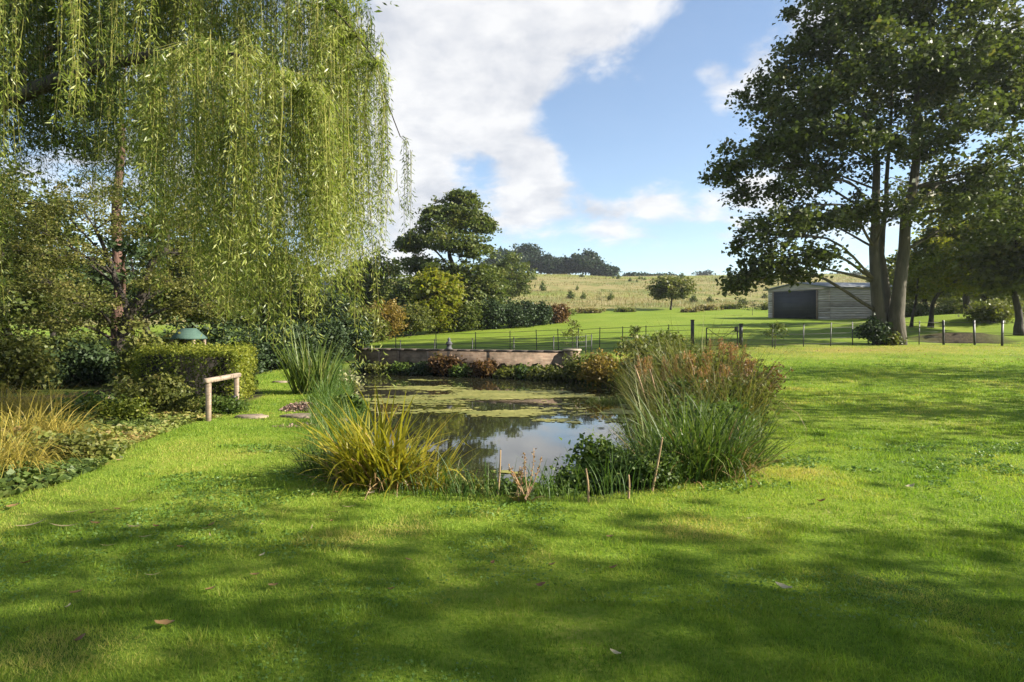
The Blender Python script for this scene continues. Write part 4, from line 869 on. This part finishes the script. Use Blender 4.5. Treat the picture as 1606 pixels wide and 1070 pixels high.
blade_clump('drooping_sedge', 'thin drooping sedge at the right side of the yellow iris clump', np.array((-.72,6.45,g1(-.72,6.45))), 420, (.34,.3), .55, .012, M_reed, 402, lean=.8, bend=1.6, tint=.42)
blade_clump('grass_tuft', 'small dark green tuft left of the yellow iris clump', np.array((-2.15,6.95,0)), 240, (.28,.22), .38, .012, M_iris, 403, lean=.7, bend=1.2, tint=.25)
blade_clump('tall_iris', 'tall green sword-leaved iris beside the grass path', GP(487,617), 210, (.42,.35), 1.2, .038, M_iris, 404, lean=.38, bend=.30, tint=.5)
blade_clump('tall_iris', 'smaller green iris behind the tall one near the dark bushes', GP(432,578), 160, (.6,.4), .95, .036, M_iris, 405, lean=.4, bend=.4, tint=.35)
shrub('leafy_pond_plant', 'dark green leafy plant on the bank right of the tall iris', GP(527,628), (.55,.5), .68, M_fresh, 406, cat='plant', nl=7, nclump=22, size=.11, rc=.18)
M_cream = leaf_mat('cream_flower', [(.10,.14,.03),(.30,.29,.14),(.55,.50,.32)], trans=.3)
shrub('flowering_plant', 'cream-flowered plant between the tall iris and the brick wall', GD(545,20.5), (.6,.4), 1.15, M_cream, 407, cat='plant', nl=5, nclump=10, nleaf=12, size=.10)
# plants at the wall foot
ax_, bx_ = np.array((-7.3,28.2)), np.array((2.05,24.05)); dw = norm(bx_-ax_); nw = np.array((dw[1],-dw[0]))
for i, (s, rx, h, lm, lab) in enumerate([(.7,.7,.62,M_dark,'dark green plant at the left end of the wall foot'),(1.9,.7,.68,M_olive,'olive plant at the wall foot left of the russet shrubs'),(3.0,.65,.72,M_fresh,'fresh green fern-like plant before the brick wall'),(3.9,.6,.70,M_dark,'dark plant just left of the larger russet shrub'),
    (5.1,.85,1.0,M_rust,'larger russet red shrub growing at the foot of the brick wall'),(6.05,.5,.62,M_fresh,'green plant between the two russet shrubs'),(7.0,.7,.86,M_rust,'smaller russet shrub below the finial end of the wall'),(7.9,.6,.6,M_olive,'olive plant right of the smaller russet shrub'),(8.8,.7,.72,M_fresh,'green plant beneath the wall pier'),(9.7,.7,.9,M_olive,'bushy plant where the pier meets the bank')]):
    q = ax_+dw*s+nw*(.45+.1*(i%2)); shrub('marginal_plant', lab, (q[0],q[1],WATER-.03), (rx,.40), h*(.9 if lm is M_rust else .68), lm, 420+i, cat='plant', nl=6, nclump=20, nleaf=22, size=.12, rc=.2)
# right bank
for i, (x, y, rx, h, lm, lab) in enumerate([(3.4,21.0,1.3,1.25,M_orange,'brownish shrub on the far right bank before the gate'),(2.9,22.8,1.0,1.0,M_olive,'green bush right of the wall pier'),(4.3,18.6,1.2,1.35,M_olive,'olive bush at the back of the reed bed'),(5.0,22.0,1.2,1.2,M_oak,'green bush between the reed bed and the fence'),
    (4.2,15.0,1.0,1.1,M_oak,'green bushy growth in the middle of the reed bed'),(4.6,12.6,.8,1.0,M_olive,'twiggy olive growth on the right of the reed bed'),(2.75,8.3,.55,.72,M_fresh,'leafy green herb rising through the near sedges'),(3.45,9.4,.6,.95,M_olive,'leafy olive herb between the sedges and the twiggy shrub'),(3.2,10.6,.6,1.05,M_fresh,'leafy green herb on the water side of the reed bed'),(3.9,11.6,.6,1.15,M_olive,'leafy olive herb below the orange plumes')]):
    shrub('bank_shrub', lab, (x,y,max(g1(x,y),WATER)), (rx,rx*.8), h, lm, 440+i, nl=8, nclump=24, nleaf=24, size=.09 if i < 6 else .06, rc=.22 if i < 6 else .15)
def fan_shrub():
    b = np.array((3.75,10.0,g1(3.75,10.0))); r = np.random.default_rng(451); t = thing('twiggy_shrub', 'upright twiggy shrub with reddish tips fanning over the lawn from the reed bed', 'shrub', b)
    st, C, T = [], [], []
    for k in range(60):
        a = r.uniform(-.9,1.5); L_ = r.uniform(.7,1.25); d = norm(np.array((math.sin(a)*.75, r.normal()*.35, 1))); tip = b+d*L_; bb = b+np.array((r.normal()*.18, r.normal()*.15, -.03))
        p = curve([bb, (bb+tip)/2+r.normal(size=3)*.03, tip+np.array((.06*a,0,-.02))], 8); st.append(tube(p, np.linspace(.008,.003,len(p)), 4))
        m = 46; u = r.uniform(.25,1,m); C.append(np.column_stack([np.interp(u,np.linspace(0,1,len(p)),p[:,i]) for i in range(3)])+r.normal(size=(m,3))*.03); T.append(.25+.6*u)
    mk('stems', st, M_barkr, t); mk('foliage', [leaves(np.concatenate(C), .055, asp=.5, up=.3, tint=np.concatenate(T), r=r)], M_fan, t, stuff=True)
M_fan = leaf_mat('fan_leaf', [(.03,.05,.012),(.07,.08,.018),(.12,.09,.025),(.17,.075,.03)], trans=.3)
fan_shrub()
for i, (x, y, n, rad, L_, W, lm, tn, lab) in enumerate([
    (2.0,6.75,620,(.55,.34),.78,.020,M_iris,.30,'large dark green arching sedge on the near right bank'), (2.65,7.35,380,(.42,.36),.68,.018,M_iris,.42,'arching sedge leaning over the lawn on the right bank'),
    (1.95,7.6,420,(.45,.4),.95,.018,M_iris,.50,'bright green sedge at the water behind the near sedge'), (2.45,9.0,420,(.45,.5),1.15,.013,M_reed,.40,'olive sedge standing at the water on the right bank'),
    (3.15,9.3,460,(.6,.5),1.15,.012,M_reed,.45,'olive reeds behind the arching sedges'), (3.45,11.2,460,(.7,.6),1.3,.013,M_reed,.52,'tall straw-tipped reeds in the middle of the right bank'),
    (3.2,12.8,420,(.5,.6),1.15,.014,M_reed,.35,'green-olive reeds at the water further along the right bank'), (3.9,13.6,460,(.8,.7),1.4,.014,M_reed,.55,'tall reeds below the orange plumes'), (4.0,16.5,420,(.8,.8),1.2,.016,M_reed,.45,'reeds at the far end of the right bank bed')]):
    blade_clump('sedge_clump', lab, (x,y,max(g1(x,y),WATER)), n, rad, L_, W, lm, 460+i, lean=.5, bend=1.15 if i < 3 else .8, lsd=.3, tint=tn)
def plume(px, py, D, h, label, seed):
    top = P(px, py, D); x, y = top[0], D; z = max(g1(x,y), WATER); r = np.random.default_rng(seed); b = np.array((x-.1,y,z)); t = thing('seed_plume', label, 'plant', b, 'orange seed plumes rising from the reed bed')
    st, C, A = [], [], []
    for k in range(7):
        tip = top+np.array((r.normal()*.10, r.normal()*.12, r.normal()*.07)); p = curve([b+r.normal(size=3)*.04, (b+tip)/2+r.normal(size=3)*.03, tip], 8); st.append(tube(p, np.linspace(.007,.003,len(p)), 4))
        m = 90; u = 1-r.random(m)**1.2*min(.5,.45/h*.8); q = np.column_stack([np.interp(u,np.linspace(0,1,len(p)),p[:,i]) for i in range(3)])+r.normal(size=(m,3))*.022; C.append(q)
    mk('stems', st, M_stick, t); C = np.concatenate(C); mk('plumes', [leaves(C, .045, asp=.35, up=.2, tint=.5, r=r, axis=norm(r.normal(size=C.shape)*.5+np.array((0,0,1.))))], M_plume, t, stuff=True)
for i, (px, py, D) in enumerate([(1110,552,11.5),(1152,540,11.8),(1128,538,12.5),(1065,560,12.6),(1085,566,11.4),(1045,572,12.8),(1170,565,11.6),(1100,580,10.6),(1010,560,14),(1140,580,10.8)]):
    plume(px, py, D, 1.2, 'orange-brown seed plume rising above the olive reed bed', 480+i)
def bank_fringe():
    r = np.random.default_rng(500); n = 90000; x = r.uniform(-8,5.2,n); y = r.uniform(5.4,27.5,n); sd = poly_sd(x,y,POND)+.25*(vn1(x*1.7,y*1.7,3)-.5)
    k = (sd > -.55) & (sd < .28) & (y < 24+.0*x) & (r.random(n) < np.clip(9/y,.2,1)*(.4+.9*(vn2(x*1.5,y*1.5,3) > .45))); x, y, sd = x[k], y[k], sd[k]; m = len(x)
    z = np.maximum(gz(x,y), WATER-.02)-.01; t = .15+.6*vn3(x*1.1, y*1.1, 3)
    h = (.24+.52*vn1(x*.8+3, y*.8, 3))*np.where(sd > 0.05, .62, 1.1)
    azi = r.random(m)*2*np.pi
    o = mk('bank_grass', [blades(np.column_stack([x,y,z]), azi, h*r.uniform(.6,1.3,m), .010*np.clip(y/8,1,2), .25*r.random(m)+.08, r.uniform(.3,1.6,m), 4, 1.4, t, r)], M_bank, org=(0,12,0), stuff=True)
    tag(o, 'long wild grass fringing the bank all round the pond', 'grass')
M_bank = leaf_mat('bank_blade', [(.03,.065,.014),(.055,.11,.02),(.10,.15,.028),(.19,.19,.06)], trans=.35)
bank_fringe()
for i, (x, y, rx, h, lm, sz, lab) in enumerate([(.15,6.35,.42,.34,M_fresh,.045,'low soft green weeds left of the dead dock stalks on the near bank'),(.75,6.55,.5,.42,M_fresh,.045,'feathery green weeds between the dead dock and the bare sticks'),(1.15,7.0,.42,.62,M_fresh,.06,'taller leafy weed at the water behind the bare sticks'),(-.35,6.35,.4,.28,M_olive,.04,'scrubby weeds between sedge and dock on the near bank'),(.45,6.15,.35,.24,M_fresh,.04,'low weeds beside the dead dock rosette'),(1.35,6.35,.35,.36,M_fresh,.035,'dark weeds at the foot of the near sedge')]):
    shrub('bank_weed', lab, (x,y,max(g1(x,y),WATER)), (rx,rx*.7), h, lm, 510+i, cat='plant', nl=7, nclump=34, nleaf=28, size=sz, rc=.12, nst=9)
def dock():
    b = np.array((.10,5.72,g1(.10,5.72))); r = np.random.default_rng(520); t = thing('dead_dock', 'withered dock with bare brown stalks and a rosette of leaves at the near bank', 'plant', b)
    for k in range(9):
        a = r.uniform(0,6.28); tip = b+np.array((math.cos(a)*.16*r.uniform(.5,1.5), math.sin(a)*.10, r.uniform(.28,.50))); p = curve([b+np.array((r.normal()*.05,r.normal()*.03,-.02)), (b+tip)/2+np.array((r.normal()*.03,0,.02)), tip], 8)
        s = mk('stalk', [tube(p, np.linspace(.006,.003,len(p)), 5)], M_stick, t); m = 26; u = r.uniform(.45,1,m)
        mk('seed_husks', [leaves(np.column_stack([np.interp(u,np.linspace(0,1,len(p)),p[:,i]) for i in range(3)])+r.normal(size=(m,3))*.010, .022, asp=.7, up=.1, tint=.4, r=r)], M_plume, s, org=b, stuff=True)
    for k in range(16):
        a = r.uniform(0,6.28); mk('leaf', [blades(b[None]+r.normal(size=(1,3))*np.array((.04,.03,0)), a, r.uniform(.16,.28), .05, .7, .9, 5, 1.2, r.uniform(.1,.8), r)], M_dockleaf, t)
M_dockleaf = leaf_mat('dock_leaf', [(.06,.10,.02),(.15,.15,.04),(.25,.17,.07),(.22,.10,.05)], trans=.3)
dock()
for px, py0, py1, dx, lab in ((923,789,735,-4,'thin bare upright stick beside the feathery bank weeds'),(985,784,745,1,'short bare stick at the left of the near sedge'),(1021,772,686,18,'leaning bare brown stalk in front of the near sedge'),(780,775,706,5,'thin pale dead stem rising left of the dead dock')):
    p = GP(px, py0); D = p[1]; q = P(px+dx, py1, D); o = mk('dead_stick', [tube(curve([p-np.array((0,0,.05)), (p+q)/2+np.array((.008,0,0)), q], 8), np.linspace(.013,.008,9), 6)], M_stick, org=p, smooth=True); tag(o, lab, 'stick')
for i, (x, y, a, L_) in enumerate([(2.5,10.5,-.28,1.35),(2.75,11.0,-.2,1.25),(3.0,10.6,.15,1.3)]):
    b = np.array((x,y,WATER-.05)); tip = b+np.array((a*L_,0,L_)); o = mk('bulrush', [tube(curve([b,(b+tip)/2+np.array((.03,0,0)),tip],8), np.array([.006]*6+[.016,.018,.006]), 6)], M_stick, org=b, smooth=True); tag(o, 'slender pale bulrush stem leaning out over the water from the reeds', 'plant', 'bulrush stems at the water edge')
# floating weed
def pond_weed():
    r = np.random.default_rng(530); n = 90000; x = r.uniform(-6.8,3.6,n); y = r.uniform(8,25.5,n); sd = poly_sd(x,y,POND)
    f = .62*vn1(x*.30+2, y*.85+5, 4)+.38*vn2(x*1.3, y*3.1, 4); m1 = np.exp(-((y-18.6-.05*x)/3.8)**2-((x+1.2)/4.2)**2)*.24; m2 = np.exp(-((y-13.6)/1.2)**2-((x-.3)/1.4)**2)*.14+np.exp(-((y-12.2)/1.1)**2-((x-1.5)/.7)**2)*.16
    k = (sd < -.2) & (f+m1+m2 > .715+.035*r.normal(size=n)); x, y = x[k], y[k]; n = len(x); kk = 6; a = np.arange(kk)/kk*2*np.pi
    s = r.uniform(.035,.085,n); C = np.column_stack([x,y,WATER+.004+r.random(n)*.012])
    V = (C[:,None]+s[:,None,None]*np.stack([np.cos(a),np.sin(a),0*a],-1)[None]*r.uniform(.75,1.25,(n,kk,1))); V = V.reshape(-1,3); i = np.arange(n)[:,None]*kk
    F = np.vstack([i+np.array([0,1,2,3]), i+np.array([0,3,4,5])]); T = np.repeat(np.clip(vn2(x*.9,y*1.5,3)+r.normal(size=n)*.12,0,1), kk)
    o = mk('pond_weed', [(V,F,T)], M_weed, org=(0,16,WATER), stuff=True); tag(o, 'pale yellow-green weed floating in mats on the pond', 'pond weed'); print('weed', n)
pond_weed()
blade_clump('water_grass', 'bright green low grass tussock in the water before the brown bank shrub', np.array((2.7,16.2,WATER)), 900, (.75,.45), .22, .014, M_iris, 540, lean=.9, bend=.8, tint=.65)

# ---------------------------------------------------------------- saplings by the fence
for i, (px, D, h, w, lm, lab) in enumerate([(897,26.8,1.55,.55,M_olive,'thin-leaved sapling by the wall pier in front of the fence'),(996,27.6,1.15,.28,M_oak,'slim young sapling against the long fence'),(1215,27.8,1.1,.7,M_oak,'spreading young sapling right of the shorter gatepost'),(1180,62,1.6,.9,M_dark,'dark low bush on the paddock left of the barn'),(943,86,2.4,.9,M_oak,'small bush standing in the dry meadow')]):
    b = GD(px, D); r = np.random.default_rng(600+i); t = thing('sapling', lab, 'sapling', b); st, C = [tube(curve([b-np.array((0,0,.05)), b+np.array((.03,0,h*.5)), b+np.array((-.02,.02,h))],8), np.linspace(.022,.007,9), 6)], []
    for k in range(16):
        z = h*r.uniform(.3,.95); a = r.uniform(0,6.28); q = b+np.array((math.cos(a)*w*(1.1-z/h*.5), math.sin(a)*w*.6, z+.12)); st.append(tube(curve([b+np.array((0,0,z)), q], 4), np.linspace(.008,.003,4), 4)); C.append(b+np.array((0,0,z))+(q-b-np.array((0,0,z)))*r.uniform(.3,1.1,(26,1))+r.normal(size=(26,3))*.06)
    mk('stems', st, M_barkd, t); mk('foliage', [leaves(np.concatenate(C), .11, asp=.45, r=r)], lm, t, stuff=True)

# ---------------------------------------------------------------- meadow, lawn, fallen leaves
def meadow():
    r = np.random.default_rng(700); n = 30000; y = 80*np.exp(r.random(n)*math.log(240/80)); x = (r.uniform(650,1500,n)-CX)/FPX*y
    k = vn1(x*.05, y*.09, 3) > .36; x, y = x[k], y[k]; n = len(x)
    o = mk('meadow_grass', [blades(np.column_stack([x,y,gbase(x,y)-.05]), r.random(n)*6.28, r.uniform(.25,.7,n), y*.0016*r.uniform(.5,1.3,n), 0.35, .3, 1, 1.3, vn2(x*.06,y*.06,3)*1.2-.1, r)], M_meadow, org=(0,120,7), stuff=True); tag(o, 'tawny unmown grass covering the hillside meadow', 'grass')
meadow()
for i, (px, D, rx, h) in enumerate([(880,66,1.6,.7),(925,70,2.2,.5),(985,72,1.6,.45),(1110,74,2.2,.7),(1150,76,2.0,.6),(1085,70,1.4,.4),(1195,74,1.6,.8)]):
    shrub('meadow_scrub', ['low scrub where the hedge meets the meadow','straggling scrub along the meadow edge left of the thorn tree','thin scrub just left of the round thorn tree','scrubby patch right of the round thorn tree','scrub on the meadow edge towards the barn','low scrub at the foot of the round thorn tree','dark scrub by the left corner of the barn'][i], GD(px,D), (rx,.9), h, [M_olive,M_meadow][i%2], 710+i, nl=6, nclump=14, nleaf=20, size=.2, rc=.3)
def meadow_dots():
    r = np.random.default_rng(720); base = None
    for k in range(26):
        D = 84*math.exp(r.random()*math.log(225/84)); px = r.uniform(800,1230) if k % 3 else 1000+r.normal()*60; p = GD(px, D)
        if base is None:
            lob = [(0,0,.6,.28,.28,.5),(.34,.1,.28,.32,.3,.22),(-.36,0,.22,.26,.3,.18)]; part, _ = crown_parts(lob, 14, 9, .25, .2, r, .8)
            base = o = mk('meadow_shrub', [part, tube([(0,0,-.1),(0,0,.3)], .03, 5)], M_oak)
        else: o = base.copy(); COL.objects.link(o)
        sc_ = r.uniform(.4,1.2)*(.7+D/250); o.location = p; o.rotation_euler = (0,0,r.random()*6.28); o.scale = (sc_, sc_, sc_*r.uniform(.8,1.7)); tag(o, 'small green shrub dotted on the tawny hillside meadow', 'shrub', 'young shrubs dotted over the meadow')
meadow_dots()
def lawn():
    r = np.random.default_rng(800); Xs, Ys = [], []
    for d0, d1, dens in ((2.6,3.6,17500),(3.6,5,10000),(5,7,5200),(7,10,2700),(10,15,1200),(15,22,520),(22,30,200)):
        a = .88*(d1*d1-d0*d0); n = int(a*dens); y = np.sqrt(r.random(n)*(d1*d1-d0*d0)+d0*d0); Xs.append((r.random(n)*2-1)*1.0*y+.12); Ys.append(y)
    x, y = np.concatenate(Xs), np.concatenate(Ys)
    k = (poly_sd(x,y,POND) > .06) & (poly_sd(x,y,BED) > -.05) & (poly_sd(x,y,EDGE) > 0); x, y = x[k], y[k]; n = len(x)
    z = gz(x,y)-.004; pat = vn1(x*.7,y*.7,4); fine = vn2(x*5,y*5,2)*.6+vn3(x*14,y*14,2)*.4; dry = np.clip((vn3(x*.55+7,y*.8,4)-.60)*3.5,0,1)+np.exp(-(((x-15)/9)**2+((y-26.5)/2.2)**2))*.6
    L_ = (.016+.026*vn3(x*2.2,y*2.2,3))*np.clip(r.lognormal(0,.38,n),.4,2.6)*np.clip(.9+y*.02,1,1.5)*(.55+1.0*vn2(x*7,y*7,2)**1.5); W = .0042*np.clip(y/3.2,1,5)
    azi = r.random(n)*2*np.pi; th = r.uniform(.15,1.0,n); d = np.stack([np.cos(azi)*np.sin(th), np.sin(azi)*np.sin(th), np.cos(th)], -1)
    tw = r.random(n)*np.pi; s = np.stack([np.cos(tw), np.sin(tw), 0*tw], -1)*(W*r.uniform(.6,1.3,n)/2)[:,None]
    B = np.column_stack([x,y,z]); V = np.stack([B-s, B+s, B+d*L_[:,None]], 1).reshape(-1,3)
    T = np.clip(-.22+.95*pat+.46*fine+.60*dry+r.normal(size=n)*.15, 0, 1)
    o = mk('lawn_grass', [(V, np.arange(3*n).reshape(n,3), np.repeat(T,3))], M_grass, org=(0,10,0), stuff=True); tag(o, 'short mown green grass of the lawn', 'grass'); print('lawn', n)
lawn()
def clover():
    r = np.random.default_rng(820); n = 60000; y = np.sqrt(r.random(n)*(8.5**2-2.6**2)+2.6**2); x = (r.random(n)*2-1)*.9*y
    k = (vn1(x*1.1+30, y*1.1+11, 4) > .575) & (poly_sd(x,y,POND) > .3) & (poly_sd(x,y,BED) > .05) & (r.random(n) < .75); x, y = x[k], y[k]; n = len(x)
    o = mk('lawn_clover', [leaves(np.column_stack([x,y,gz(x,y)+.012+.016*r.random(n)]), .017*np.clip(y/3.5,1,2), asp=.95, up=1.3, tint=.45, r=r)], M_clover, org=(0,5,0), stuff=True); tag(o, 'patches of small-leaved clover and moss in the lawn', 'clover')
M_clover = leaf_mat('clover_leaf', [(.055,.11,.02),(.11,.19,.034),(.17,.24,.055)], trans=.3)
clover()
def leaf_mesh(name, L_, W, curl, seed, tint):
    r = np.random.default_rng(seed); u = np.linspace(0,1,7); w = W*np.sin(np.pi*np.clip(u*.94+.03,0,1))**.8/2; x = (u-.5)*L_; z = curl*(u-.5)**2*4+r.normal(size=7)*W*.04; b = r.normal(size=7)*W*.08
    V = np.vstack([np.column_stack([x,b-w,z+w*.45]), np.column_stack([x,b,z]), np.column_stack([x,b+w,z+w*.45])]); F = [(k*7+i,k*7+i+1,(k+1)*7+i+1,(k+1)*7+i) for k in range(2) for i in range(6)]
    return V, np.array(F), np.full(21, tint)
LEAFK = {'narrow': (.14,.018,.02,.85), 'brown': (.095,.05,.022,.45), 'rust': (.08,.05,.025,.2), 'pale': (.10,.045,.018,1.0)}
LEAFL = {'narrow': ('thin straw-coloured willow leaf lying on the mown lawn','narrow fallen leaves on the lawn'), 'brown': ('curled brown fallen leaf on the mown lawn','curled brown leaves on the lawn'), 'rust': ('small rust-red fallen leaf on the mown lawn','rust-red leaves on the lawn'), 'pale': ('pale whitish fallen leaf on the mown lawn','pale leaves on the lawn')}
first = {}
def fallen(kind, px, py, rz, s=1.0):
    p = GP(px, py); p[2] += .024; s *= .72
    if kind not in first:
        L_, W, cu, ti = LEAFK[kind]; o = mk('fallen_leaf', [leaf_mesh(kind, L_, W, cu, 900+len(first), ti)], M_deadleaf); first[kind] = o
    else: o = first[kind].copy(); COL.objects.link(o)
    o.location = p; o.rotation_euler = (rng.normal()*.15, rng.normal()*.15, rz); o.scale = (s,s,s); tag(o, LEAFL[kind][0], 'leaf', LEAFL[kind][1])
for kind, px, py, rz, s in [('brown',258,990,.1,1.5),('rust',125,1013,1.2,1),('brown',120,939,.2,1.1),('narrow',238,910,.8,1),('brown',330,932,.5,.9),('brown',428,925,.3,.9),('pale',411,877,1.0,.7),('brown',283,864,.1,.8),('narrow',330,846,2.2,.7),('brown',40,891,.1,1),('pale',107,960,1.6,.7),('narrow',170,862,.4,1.1),
    ('narrow',228,848,.4,1),('narrow',525,808,.1,1.3),('pale',582,780,1.1,1.6),('rust',614,932,.2,.8),('rust',866,893,.1,.9),('rust',848,925,.1,1.1),('brown',957,848,2.9,.9),('pale',1230,930,2.2,1.5),('pale',966,1035,2.3,.9),('rust',1288,793,.2,1.6),('pale',1428,768,0,1.4),('rust',772,889,1.2,.8),('brown',640,886,.2,.8),
    ('narrow',50,830,.3,2.2),('narrow',100,832,.25,2),('brown',150,828,.1,1.2),('rust',245,831,0,1),('brown',20,800,.6,1.4),('narrow',115,808,.5,1.3),('rust',145,811,.2,1),('brown',185,805,0,1),('narrow',210,832,.2,1.2),('rust',962,897,.2,1.1),('narrow',210,790,.2,1.2),('pale',1175,820,.2,.7),('rust',1178,768,.5,.8),('brown',400,910,.1,.9)]:
    fallen(kind, px, py, rz, s)
rl = np.random.default_rng(950)
for k in range(46): fallen('brown' if k % 3 else 'rust', rl.uniform(1180,1600), rl.uniform(548,575), rl.uniform(0,3), 1.6)
for k in range(34): fallen(('narrow','brown','narrow')[k%3], rl.uniform(0,620), 640+rl.random()*210, rl.uniform(0,3), rl.uniform(.6,1.2))

def haze():
    m, nt, N, L, o = new_mat('thin_haze'); v = N('ShaderNodeVolumePrincipled'); v.inputs['Color'].default_value = (.86,.92,1,1); v.inputs['Density'].default_value = .00026; v.inputs['Anisotropy'].default_value = .3; L(v.outputs[0], o.inputs['Volume'])
    h = mk('haze', [box((0,250,23.5), (1440,1120,57))], m, stuff=True); tag(h, 'thin pale haze in the air over the far hillside', 'haze')
haze()
for t in THINGS:
    if '_w' in t: del t['_w']
